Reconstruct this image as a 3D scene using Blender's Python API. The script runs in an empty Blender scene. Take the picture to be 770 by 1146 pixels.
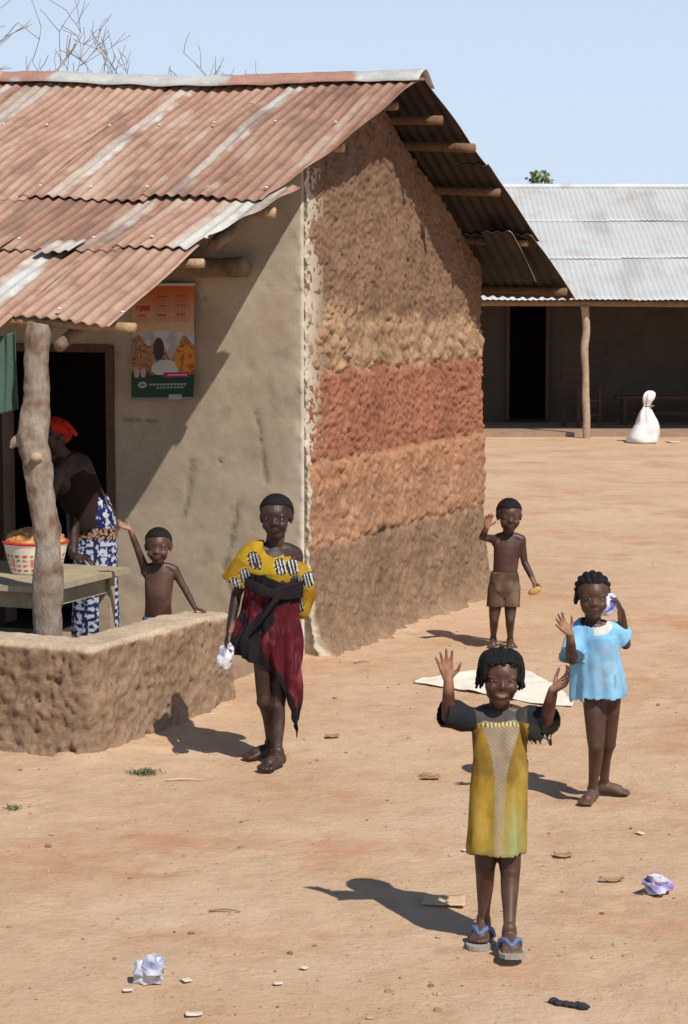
import bpy, math, random
import numpy as np
from mathutils import Vector, noise
random.seed(7); RNG = np.random.default_rng(7)
scene = bpy.context.scene
COL = scene.collection

# ------------------------------------------------------------------ camera
F_PX, YH, CAM_H = 2400.0, 335.0, 2.2
PITCH = math.atan((573 - YH) / F_PX)
cam = bpy.data.cameras.new('Camera'); camo = bpy.data.objects.new('Camera', cam); COL.objects.link(camo)
camo.location = (0, 0, CAM_H); camo.rotation_euler = (math.pi / 2 - PITCH, 0, 0)
cam.sensor_fit = 'VERTICAL'; cam.sensor_height = 24.0; cam.lens = F_PX / 1146 * 24.0
cam.clip_start = 0.1; cam.clip_end = 20000
scene.camera = camo
# ------------------------------------------------------------------ world, sun, exposure
SUN_EL = math.radians(49); LH = np.array([-0.53, 0.848])     # horizontal travel of the light
w = bpy.data.worlds.new('World'); scene.world = w; w.use_nodes = True
nt = w.node_tree; bg = nt.nodes['Background']
sky = nt.nodes.new('ShaderNodeTexSky'); sky.sky_type = 'NISHITA'; sky.sun_disc = False
sky.sun_elevation = SUN_EL; sky.sun_rotation = math.atan2(-LH[0], -LH[1])
sky.air_density = 1.0; sky.dust_density = 0.35; sky.ozone_density = 3.0; sky.altitude = 0
tcw = nt.nodes.new('ShaderNodeTexCoord'); sx = nt.nodes.new('ShaderNodeSeparateXYZ'); nt.links.new(tcw.outputs['Generated'], sx.inputs[0])
mrw = nt.nodes.new('ShaderNodeMapRange'); mrw.inputs[1].default_value = 0.0; mrw.inputs[2].default_value = .6; mrw.inputs[3].default_value = .95; mrw.inputs[4].default_value = .0; mrw.interpolation_type = 'SMOOTHSTEP'
nt.links.new(sx.outputs['Z'], mrw.inputs[0])
mxw = nt.nodes.new('ShaderNodeMix'); mxw.data_type = 'RGBA'; nt.links.new(mrw.outputs[0], mxw.inputs[0]); nt.links.new(sky.outputs[0], mxw.inputs[6]); mxw.inputs[7].default_value = (7.9, 9.4, 11.5, 1)   # pale dry-season haze
nt.links.new(mxw.outputs[2], bg.inputs[0]); bg.inputs[1].default_value = 0.078
sl = bpy.data.lights.new('Sun', 'SUN'); sl.energy = 4.7; sl.angle = math.radians(0.5); sl.color = (1.0, 0.94, 0.86)
slo = bpy.data.objects.new('Sun', sl); COL.objects.link(slo)
slo.rotation_euler = Vector((LH[0] * math.cos(SUN_EL), LH[1] * math.cos(SUN_EL), -math.sin(SUN_EL))).to_track_quat('-Z', 'Y').to_euler()
slo.location = (10, -10, 20)
vs = scene.view_settings; vs.view_transform = 'Standard'; vs.look = 'None'; vs.exposure = 0.10; vs.gamma = 1.0
vs.use_curve_mapping = False
try:
    scene.cycles.max_bounces = 8; scene.cycles.diffuse_bounces = 4
except Exception: pass

# ------------------------------------------------------------------ geometry of the site (metres; photo rays only used to survey it)
CAMP = np.array([0, 0, CAM_H])
def ray(px, py):
    x = (px - 385) / F_PX; y = (573 - py) / F_PX
    return np.array([x, math.cos(PITCH) + y * math.sin(PITCH), -math.sin(PITCH) + y * math.cos(PITCH)])
def G(px, py, z=0.0):
    r = ray(px, py); return CAMP + (z - CAM_H) / r[2] * r
def JY(px, py, Y):
    r = ray(px, py); return CAMP + Y / r[1] * r
HN = G(340, 740); _F = G(540, 662); HG = (_F - HN); HG /= np.linalg.norm(HG); HL = np.array([-HG[1], HG[0], 0.])
ZZ = np.array([0, 0, 1.])
def W(a, l, z): return HN + a * HG + l * HL + z * ZZ      # a: along the gable wall, l: along the front wall, z: up
def WA(a, l, z):
    a = np.asarray(a)[..., None]; l = np.asarray(l)[..., None]; z = np.asarray(z)[..., None]
    return HN + a * HG + l * HL + z * ZZ

# ------------------------------------------------------------------ helpers
def tag(o, label=None, cat=None, group=None, kind=None):
    if label: o['label'] = label
    if cat: o['category'] = cat
    if group: o['group'] = group
    if kind: o['kind'] = kind
    return o
def thing(name, label, cat, loc, group=None):
    o = bpy.data.objects.new(name, None); COL.objects.link(o); o.location = Vector(loc); o.empty_display_size = .1
    return tag(o, label, cat, group)
def mesh(name, V, F, mat, parent=None, origin=None, cols=None, smooth=True, mats=None, mids=None, solid=0):
    V = np.asarray(V, float)
    root = parent
    while root is not None and root.parent is not None: root = root.parent
    if parent is not None:
        org = np.array(root.location)
    else:
        org = np.asarray(origin if origin is not None else (0, 0, 0), float)
    me = bpy.data.meshes.new(name)
    me.from_pydata((V - org).tolist(), [], [list(map(int, f)) for f in F])
    me.update()
    if smooth: me.polygons.foreach_set('use_smooth', [True] * len(me.polygons))
    if cols is not None:
        at = me.color_attributes.new('Col', 'FLOAT_COLOR', 'POINT')
        c = np.ones((len(V), 4)); c[:, :3] = cols; at.data.foreach_set('color', c.ravel())
    for m in (mats or [mat]): me.materials.append(m)
    if mids is not None: me.polygons.foreach_set('material_index', list(map(int, mids)))
    o = bpy.data.objects.new(name, me); COL.objects.link(o)
    if parent is not None:
        o.parent = parent
    else: o.location = Vector(org)
    if solid:
        md = o.modifiers.new('thickness', 'SOLIDIFY'); md.thickness = abs(solid); md.offset = -1 if solid > 0 else 1
    return o
class MB:
    def __init__(s): s.V = []; s.F = []; s.C = []
    def add(s, V, F, col=None):
        b = len(s.V); s.V += [tuple(v) for v in V]; s.F += [tuple(i + b for i in f) for f in F]
        if col is not None:
            s.C += [tuple(col)] * len(V)
        return s
    def build(s, name, mat, parent=None, origin=None, smooth=True, **k):
        return mesh(name, s.V, s.F, mat, parent, origin, np.array(s.C) if len(s.C) == len(s.V) and s.C else None, smooth, **k)
def unit(v):
    v = np.asarray(v, float); n = np.linalg.norm(v); return v / n if n > 1e-9 else v
def crspline(P, R, n):
    P = [np.asarray(p, float) for p in P]; R = [np.atleast_1d(np.asarray(r, float)) for r in R]
    if len(P) < 3: 
        out = [(P[0] + (P[1] - P[0]) * t, R[0] + (R[1] - R[0]) * t) for t in np.linspace(0, 1, n + 1)]
        return [o[0] for o in out], [o[1] for o in out]
    op, orr = [], []
    for i in range(len(P) - 1):
        p0 = P[max(i - 1, 0)]; p1 = P[i]; p2 = P[i + 1]; p3 = P[min(i + 2, len(P) - 1)]
        for k in range(n):
            t = k / n
            op.append(.5 * (2 * p1 + (p2 - p0) * t + (2 * p0 - 5 * p1 + 4 * p2 - p3) * t * t + (3 * p1 - p0 - 3 * p2 + p3) * t ** 3))
            orr.append(R[i] + (R[i + 1] - R[i]) * t)
    op.append(P[-1]); orr.append(R[-1]); return op, orr
def tube(P, R, n=12, sub=4, flat0=False, flat1=False, ref=None, wob=0, seed=0):
    P, R = crspline(P, R, sub)
    m = len(P); T = [unit(P[min(i + 1, m - 1)] - P[max(i - 1, 0)]) for i in range(m)]
    x = np.cross(T[0], ref if ref is not None else (0.13, 0.97, 0.21)); x = unit(x)
    rings = []
    V = []
    def ring(c, t, xx, ra, rb):
        yy = np.cross(t, xx)
        b = len(V)
        for k in range(n):
            a = 2 * math.pi * k / n
            q = 1.0
            d = xx * math.cos(a) * ra + yy * math.sin(a) * rb
            p = c + d
            if wob:
                nn = noise.noise(Vector(p * 6 + seed)) * .7 + noise.noise(Vector(p * 22 + seed)) * .35
                p = c + d * (1 + wob * nn)
            V.append(p)
        rings.append(b)
    xs = []
    for i in range(m):
        x = unit(x - T[i] * np.dot(x, T[i])); xs.append(x)
    r0 = R[0]; r1 = R[-1]
    def rr(r): return (r[0], r[-1])
    if not flat0:
        for ph in (1.3, .95, .6, .3):
            f = math.cos(ph); ra, rb = rr(r0); ring(P[0] - T[0] * min(ra, rb) * math.sin(ph), T[0], xs[0], ra * f, rb * f)
    for i in range(m):
        ra, rb = rr(R[i]); ring(P[i], T[i], xs[i], ra, rb)
    if not flat1:
        for ph in (.3, .6, .95, 1.3):
            f = math.cos(ph); ra, rb = rr(r1); ring(P[-1] + T[-1] * min(ra, rb) * math.sin(ph), T[-1], xs[-1], ra * f, rb * f)
    Fc = []
    for a, b in zip(rings[:-1], rings[1:]):
        for k in range(n):
            k2 = (k + 1) % n
            Fc.append((a + k, a + k2, b + k2, b + k))
    c0 = len(V); V.append(np.mean(V[rings[0]:rings[0] + n], axis=0)); c1 = len(V); V.append(np.mean(V[rings[-1]:rings[-1] + n], axis=0))
    for k in range(n):
        k2 = (k + 1) % n
        Fc.append((c0, rings[0] + k2, rings[0] + k)); Fc.append((c1, rings[-1] + k, rings[-1] + k2))
    return V, Fc
def ellipsoid(c, r, M=None, nu=20, nv=12):
    V = []; Fc = []; c = np.asarray(c, float); M = np.eye(3) if M is None else M
    for j in range(1, nv):
        th = math.pi * j / nv
        for i in range(nu):
            ph = 2 * math.pi * i / nu
            V.append(c + M @ np.array([r[0] * math.sin(th) * math.cos(ph), r[1] * math.sin(th) * math.sin(ph), r[2] * math.cos(th)]))
    for j in range(nv - 2):
        for i in range(nu):
            i2 = (i + 1) % nu; a = j * nu; b = a + nu
            Fc.append((a + i, b + i, b + i2, a + i2))
    t = len(V); V.append(c + M @ np.array([0, 0, r[2]])); bt = len(V); V.append(c + M @ np.array([0, 0, -r[2]]))
    for i in range(nu):
        i2 = (i + 1) % nu
        Fc.append((t, i, i2)); Fc.append((bt, (nv - 2) * nu + i2, (nv - 2) * nu + i))
    return V, Fc
def loft(rings, n=28):
    """rings: (centre, xdir, ydir) with xdir/ydir scaled by the radii; closed at both ends."""
    V = []; Fc = []
    for c, xd, yd in rings:
        for k in range(n):
            a = 2 * math.pi * k / n; V.append(np.asarray(c) + np.asarray(xd) * math.cos(a) + np.asarray(yd) * math.sin(a))
    for j in range(len(rings) - 1):
        for k in range(n):
            k2 = (k + 1) % n; Fc.append((j * n + k, j * n + k2, j * n + n + k2, j * n + n + k))
    a = len(V); V.append(rings[0][0]); b = len(V); V.append(rings[-1][0]); q = (len(rings) - 1) * n
    for k in range(n):
        k2 = (k + 1) % n; Fc.append((a, k2, k)); Fc.append((b, q + k, q + k2))
    return V, Fc
def box(c, h, M=None):
    M = np.eye(3) if M is None else np.asarray(M)
    V = [np.asarray(c) + M @ (np.array(s) * np.asarray(h)) for s in ((-1,-1,-1),(1,-1,-1),(1,1,-1),(-1,1,-1),(-1,-1,1),(1,-1,1),(1,1,1),(-1,1,1))]
    return V, [(0,3,2,1),(4,5,6,7),(0,1,5,4),(1,2,6,5),(2,3,7,6),(3,0,4,7)]
HM = np.column_stack([HG, HL, ZZ])       # house frame
def grid_faces(nu, nv):
    i = np.arange(nu - 1)[:, None] * nv + np.arange(nv - 1)[None, :]
    return np.stack([i, i + nv, i + nv + 1, i + 1], -1).reshape(-1, 4)
def remesh(V, Fc, voxel, it=3, fac=.5):
    me = bpy.data.meshes.new('tmp'); me.from_pydata([tuple(v) for v in V], [], Fc); me.update()
    o = bpy.data.objects.new('tmp', me); COL.objects.link(o)
    md = o.modifiers.new('r', 'REMESH'); md.mode = 'VOXEL'; md.voxel_size = voxel
    if it:
        ms = o.modifiers.new('s', 'SMOOTH'); ms.factor = fac; ms.iterations = it
    dg = bpy.context.evaluated_depsgraph_get(); ev = o.evaluated_get(dg); m2 = bpy.data.meshes.new_from_object(ev)
    n = len(m2.vertices); A = np.empty(n * 3); m2.vertices.foreach_get('co', A); A = A.reshape(-1, 3)
    N = np.empty(n * 3); m2.vertex_normals.foreach_get('vector', N); N = N.reshape(-1, 3)
    L = np.empty(len(m2.loops), int); m2.loops.foreach_get('vertex_index', L)
    ls = np.empty(len(m2.polygons), int); m2.polygons.foreach_get('loop_start', ls); lt = np.empty(len(m2.polygons), int); m2.polygons.foreach_get('loop_total', lt)
    Fo = [tuple(L[s:s + t]) for s, t in zip(ls, lt)]
    bpy.data.objects.remove(o); bpy.data.meshes.remove(me); bpy.data.meshes.remove(m2)
    return A, N, Fo
def sm(x, a, b):
    t = np.clip((np.asarray(x, float) - a) / (b - a), 0, 1); return t * t * (3 - 2 * t)
def fnoise(P, sc, octv=3, seed=0.0):
    return np.array([noise.fractal(Vector((p[0] * sc + seed, p[1] * sc + seed * .7, p[2] * sc - seed)), 1.0, 2.0, octv) for p in P])
def vor(P, sc, seed=0.0):
    return np.array([noise.voronoi(Vector((p[0] * sc + seed, p[1] * sc, p[2] * sc)))[0][:2] for p in P])
def lerp(a, b, t):
    t = np.asarray(t)[..., None]; return np.asarray(a) * (1 - t) + np.asarray(b) * t

# ------------------------------------------------------------------ materials
def mat(name, col=None, rough=.85, amp=.25, scale=30., amp2=0.0, scale2=4., bump=0., bscale=60., bdist=.01, spec=.3, metal=0.0, stretch=None, tint=None, coord='Object'):
    """col None: the mesh's own colour attribute; amp/amp2: fine and broad procedural variation of that colour."""
    m = bpy.data.materials.new(name); m.use_nodes = True; t = m.node_tree; N = t.nodes; Lk = t.links
    b = N['Principled BSDF']; b.inputs['Roughness'].default_value = rough; b.inputs['Specular IOR Level'].default_value = spec; b.inputs['Metallic'].default_value = metal
    tc = N.new('ShaderNodeTexCoord'); vec = tc.outputs[coord]
    if stretch:
        mp = N.new('ShaderNodeMapping'); mp.inputs['Scale'].default_value = stretch; Lk.new(vec, mp.inputs[0]); vec = mp.outputs[0]
    if col is None:
        at = N.new('ShaderNodeAttribute'); at.attribute_name = 'Col'; c = at.outputs['Color']
    else:
        rg = N.new('ShaderNodeRGB'); rg.outputs[0].default_value = (*col, 1); c = rg.outputs[0]
    def vary(c, sc, am, det):
        n = N.new('ShaderNodeTexNoise'); n.inputs['Scale'].default_value = sc; n.inputs['Detail'].default_value = det; n.inputs['Roughness'].default_value = .65
        Lk.new(vec, n.inputs['Vector'])
        mr = N.new('ShaderNodeMapRange'); mr.inputs[1].default_value = .25; mr.inputs[2].default_value = .75; mr.inputs[3].default_value = 1 - am; mr.inputs[4].default_value = 1 + am
        Lk.new(n.outputs['Fac'], mr.inputs[0])
        vm = N.new('ShaderNodeVectorMath'); vm.operation = 'SCALE'; Lk.new(c, vm.inputs[0]); Lk.new(mr.outputs[0], vm.inputs['Scale'])
        return vm.outputs[0]
    if amp: c = vary(c, scale, amp, 6)
    if amp2: c = vary(c, scale2, amp2, 4)
    if tint:
        n = N.new('ShaderNodeTexNoise'); n.inputs['Scale'].default_value = tint[1]; n.inputs['Detail'].default_value = 5; Lk.new(vec, n.inputs['Vector'])
        mr = N.new('ShaderNodeMapRange'); mr.inputs[1].default_value = tint[2]; mr.inputs[2].default_value = tint[3]; mr.inputs[3].default_value = 0; mr.inputs[4].default_value = tint[4]
        Lk.new(n.outputs['Fac'], mr.inputs[0])
        mx = N.new('ShaderNodeMix'); mx.data_type = 'RGBA'; Lk.new(mr.outputs[0], mx.inputs[0]); Lk.new(c, mx.inputs[6]); mx.inputs[7].default_value = (*tint[0], 1)
        c = mx.outputs[2]
    Lk.new(c, b.inputs['Base Color'])
    if bump:
        n = N.new('ShaderNodeTexNoise'); n.inputs['Scale'].default_value = bscale; n.inputs['Detail'].default_value = 8; n.inputs['Roughness'].default_value = .7; Lk.new(vec, n.inputs['Vector'])
        bp = N.new('ShaderNodeBump'); bp.inputs['Strength'].default_value = bump; bp.inputs['Distance'].default_value = bdist; Lk.new(n.outputs['Fac'], bp.inputs['Height']); Lk.new(bp.outputs[0], b.inputs['Normal'])
    m['c'] = 0
    return m
M_MUD = mat('mud wall', None, .95, .28, 45, .16, 5, .6, 70, .012, spec=.1)
M_PLASTER = mat('plaster wall', None, .92, .1, 60, .16, 2.5, .35, 90, .006, spec=.15, tint=((.20, .175, .13), 6, .60, .72, .45))
M_RUST = mat('rusted zinc', None, .62, .16, 55, .2, 7, .15, 120, .003, spec=.35)
M_ZINC = mat('weathered zinc', (.50, .53, .54), .5, .08, 25, .12, 2.0, spec=.4, tint=((.34, .30, .26), 3.0, .6, .72, .5))
M_BARK = mat('bark', None, .95, .3, 40, .25, 8, .9, 45, .014, spec=.1, stretch=(1, 1, .45))
M_WOOD = mat('rough timber', (.27, .17, .095), .85, .25, 30, .2, 5, .4, 60, .006, stretch=(1, 1, 1))
M_TABLE = mat('weathered table timber', (.34, .28, .185), .85, .2, 50, .2, 9, .3, 70, .004)
M_DARKWOOD = mat('dark door timber', (.085, .05, .032), .8, .25, 30, .1, 6, .2, 60, .004)
M_DARK = mat('dark interior', (.045, .036, .03), .95, .2, 10)  # near-black colour for room walls and floors
M_SKIN = mat('skin', None, .50, .10, 70, .14, 12, .14, 240, .002, spec=.36)
M_HAIR = mat('hair', (.008, .007, .0065), .7, .4, 120, 0, 5, .8, 220, .006, spec=.25)
M_CLOTH = mat('cotton cloth', None, .9, .12, 220, .14, 16, .25, 330, .0025, spec=.1)
M_EYE = mat('eye', None, .15, 0, spec=.5)
M_PAPER = mat('printed paper', None, .6, .05, 60, spec=.3)
M_RUBBER = mat('blue rubber', (.10, .15, .31), .6, .15, 80)
M_SOLE = mat('dusty foam sole', (.30, .27, .24), .8, .2, 80)
M_SACK = mat('woven white sack', (.72, .68, .66), .65, .1, 120, .12, 7, .25, 200, .004, tint=((.62, .40, .36), 5, .56, .7, .5))
M_MAT = mat('sun bleached sheet', (.74, .67, .57), .85, .08, 120, .1, 6, .3, 140, .004)
M_PLASTIC = mat('thin plastic', None, .25, .08, 60, .15, 14, spec=.5)
M_LEAF = mat('leaf', (.10, .13, .045), .7, .35, 20)
M_TWIG = mat('twig', (.16, .12, .09), .9, .2, 20)
M_HULL = mat('shade darkened mud plaster', (.075, .063, .051), .95, .15, 10, .2, 1.5, .2, 40, .01)  # deep veranda shade put into the wall colour
M_LITTER = mat('litter', None, .8, .12, 60)
M_BASKET = mat('painted enamel and straw', None, .55, .12, 90, .1, 20, .15, 160, .003, spec=.35)

# ------------------------------------------------------------------ ground
def ground_h(X, Y):
    P = np.stack([X - HN[0], Y - HN[1]], -1); a = P @ HG[:2]; l = P @ HL[:2]
    d = -l                                                        # distance off the gable wall
    h = .035 * np.exp(-np.clip(d, 0, 9) / .16) * sm(a, -.45, -.05) * sm(3.8, 0, 1) * (1 - sm(a, 3.5, 3.9)) * (l < .3)
    # little apron of washed-down earth at the house corner
    h = h + .015 * np.exp(-((a + .15) ** 2 / .18 + (l + .1) ** 2 / .10))
    # drift of earth along the low wall
    dw = np.maximum(np.abs(a + 2.2) - .78, 0); h = h + .035 * np.exp(-(np.clip(-.2 - l, 0, 9)) / .12) * np.exp(-dw / .1) * (l < 0)
    return h
def gnoise(x, y):
    n = noise.fractal(Vector((x * .6, y * .6, 3.1)), 1, 2, 3) * .012
    if 3 < y < 26 and -6 < x < 7:
        n += noise.fractal(Vector((x * 3.2, y * 3.2, 1.7)), 1, 2, 3) * .007 + noise.noise(Vector((x * 8, y * 8, 2.2))) * .0035
        n += max(0, noise.noise(Vector((x * 14, y * 14, 5)))) * .004
    return n
xs = np.concatenate([[-4000, -1200, -400, -150, -60, -30, -18, -12, -9, -7], np.arange(-5.5, -2.5, .25), np.arange(-2.5, 3.2, .035), np.arange(3.2, 8, .2), [9, 12, 18, 30, 60, 150, 400, 1200, 4000]])
ys = np.concatenate([[-60, -20, -5, 0, 2.5, 4], np.arange(5.2, 16.5, .035), np.arange(16.5, 27, .12), np.arange(27, 44, .4), [46, 50, 56, 65, 80, 110, 160, 300, 700, 1600, 4000, 9000]])
X, Y = np.meshgrid(xs, ys, indexing='ij')
Zg = ground_h(X, Y) + np.array([gnoise(x, y) if abs(x) < 60 and y < 90 else 0 for x, y in zip(X.ravel(), Y.ravel())]).reshape(X.shape)
for _ in range(150):                       # worn bare-foot prints and scuffs
    fx, fy, fa = RNG.uniform(-1.8, 2.6), RNG.uniform(6, 14.5), RNG.uniform(0, 6.28); ca_, sa_ = math.cos(fa), math.sin(fa); dx_ = X - fx; dy_ = Y - fy
    u_ = (dx_ * ca_ + dy_ * sa_) / .10; v_ = (-dx_ * sa_ + dy_ * ca_) / .05; r2 = u_ * u_ + v_ * v_
    Zg = Zg + RNG.uniform(.004, .009) * (-np.exp(-r2) + .55 * np.exp(-((np.sqrt(r2) - 1.5) / .4) ** 2))
gmat = bpy.data.materials.new('trodden sandy earth'); gmat.use_nodes = True
def ground_nodes(m):
    t = m.node_tree; N = t.nodes; L = t.links; b = N['Principled BSDF']; b.inputs['Roughness'].default_value = .97; b.inputs['Specular IOR Level'].default_value = .1
    tc = N.new('ShaderNodeTexCoord'); v = tc.outputs['Object']
    def nz(sc, det=5, ro=.6, off=(0, 0, 0), st=(1, 1, 1)):
        mp = N.new('ShaderNodeMapping'); mp.inputs['Location'].default_value = off; mp.inputs['Scale'].default_value = st; L.new(v, mp.inputs[0])
        n = N.new('ShaderNodeTexNoise'); n.inputs['Scale'].default_value = sc; n.inputs['Detail'].default_value = det; n.inputs['Roughness'].default_value = ro; L.new(mp.outputs[0], n.inputs['Vector']); return n.outputs['Fac']
    def mr(f, a, b_, c=0, d=1):
        n = N.new('ShaderNodeMapRange'); n.inputs[1].default_value = a; n.inputs[2].default_value = b_; n.inputs[3].default_value = c; n.inputs[4].default_value = d; L.new(f, n.inputs[0]); return n.outputs[0]
    def mix(f, a, bb):
        n = N.new('ShaderNodeMix'); n.data_type = 'RGBA'
        L.new(f, n.inputs[0])
        for s, k in ((a, 6), (bb, 7)):
            if isinstance(s, tuple): n.inputs[k].default_value = (*s, 1)
            else: L.new(s, n.inputs[k])
        return n.outputs[2]
    c = mix(mr(nz(.9, 6), .35, .68), (.53, .348, .212), (.61, .43, .29))
    c = mix(mr(nz(1.1, 6, .65, (7, 3, 0)), .52, .72, 0, .75), c, (.47, .215, .10))       # redder laterite patches
    c = mix(mr(nz(2.6, 6, .7, (1, 9, 0), (1, 2.2, 1)), .56, .74, 0, .6), c, (.62, .445, .29))   # pale dust
    c = mix(mr(nz(5, 7, .72, (2, 5, 0)), .50, .70, 0, .42), c, (.36, .20, .105))
    c = mix(mr(nz(6.5, 6, .7, (9, 2, 0)), .55, .75, 0, .45), c, (.66, .49, .33))
    c = mix(mr(nz(14, 5, .75, (3, 3, 0)), .55, .8, 0, .45), c, (.27, .155, .09))
    c = mix(mr(nz(70, 3, .7), .60, .78, 0, .5), c, (.22, .14, .09))
    vo = N.new('ShaderNodeTexVoronoi'); vo.inputs['Scale'].default_value = 26; L.new(v, vo.inputs['Vector'])
    gate = mr(nz(3, 3, .6, (5, 1, 0)), .5, .62)
    sp = mr(vo.outputs['Distance'], .10, .17, 1, 0)
    mu = N.new('ShaderNodeMath'); mu.operation = 'MULTIPLY'; L.new(sp, mu.inputs[0]); L.new(gate, mu.inputs[1])
    c = mix(mu.outputs[0], c, (.22, .12, .075))
    L.new(c, b.inputs['Base Color'])
    n1 = nz(24, 9, .72)
    bp = N.new('ShaderNodeBump'); bp.inputs['Strength'].default_value = .8; bp.inputs['Distance'].default_value = .02; L.new(n1, bp.inputs['Height'])
    bp2 = N.new('ShaderNodeBump'); bp2.inputs['Strength'].default_value = .3; bp2.inputs['Distance'].default_value = .006; L.new(nz(110, 4, .7), bp2.inputs['Height']); L.new(bp.outputs[0], bp2.inputs['Normal'])
    L.new(bp2.outputs[0], b.inputs['Normal'])
ground_nodes(gmat)
g = mesh('ground', np.stack([X, Y, Zg], -1).reshape(-1, 3), [f[::-1] for f in grid_faces(len(xs), len(ys)).tolist()] if False else grid_faces(len(xs), len(ys)), gmat)
tag(g, kind='structure')
def gz(x, y):
    return float(ground_h(np.array([[x]]), np.array([[y]]))[0, 0]) + gnoise(x, y)
# small stones trodden into the earth
pb = MB()
for i in range(520):
    px = random.uniform(8, 762); py = random.uniform(500, 1140)
    p = G(px, py); r = random.choice([.003, .004, .005, .006, .009]) * random.uniform(.8, 1.3)
    lrel = (p - HN) @ HL; arel = (p - HN) @ HG
    if lrel > -.1 and arel > -3: continue
    V, Fc = ellipsoid((p[0], p[1], gz(p[0], p[1]) + r * .25), (r * random.uniform(.8, 1.5), r, r * .6), nu=6, nv=4)
    k = random.choice([(.30, .17, .10), (.42, .28, .18), (.2, .11, .07), (.40, .29, .19)])
    pb.add([v + RNG.normal(0, r * .12, 3) for v in V], Fc, k)
tag(pb.build('gravel', M_LITTER, smooth=False), kind='stuff')

# ------------------------------------------------------------------ mud house
RA, RS1, RS2, RZ = 1.15, .42, .50, 3.57            # ridge position, front and back roof slopes
def zroof(a, l):
    a = np.asarray(a, float); l = np.asarray(l, float)
    z = np.where(a < RA, RZ - RS1 * (RA - a), RZ - RS2 * (a - RA))
    z = z + .034 * np.clip(l, 0, 5)
    z = z - .05 * np.sin(np.clip((a + 2.6) / 4.0, 0, 1) * math.pi) * (a < RA)          # sag of the long front slope
    return z + .012 * np.sin(a * 3.1 + l * 1.3) + .010 * np.sin(l * 2.7 + 1.0)
house = thing('mud_house', 'mud house with plastered front, bare layered gable and rusty corrugated roof', 'house', W(1.7, 1.5, 0))

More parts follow.
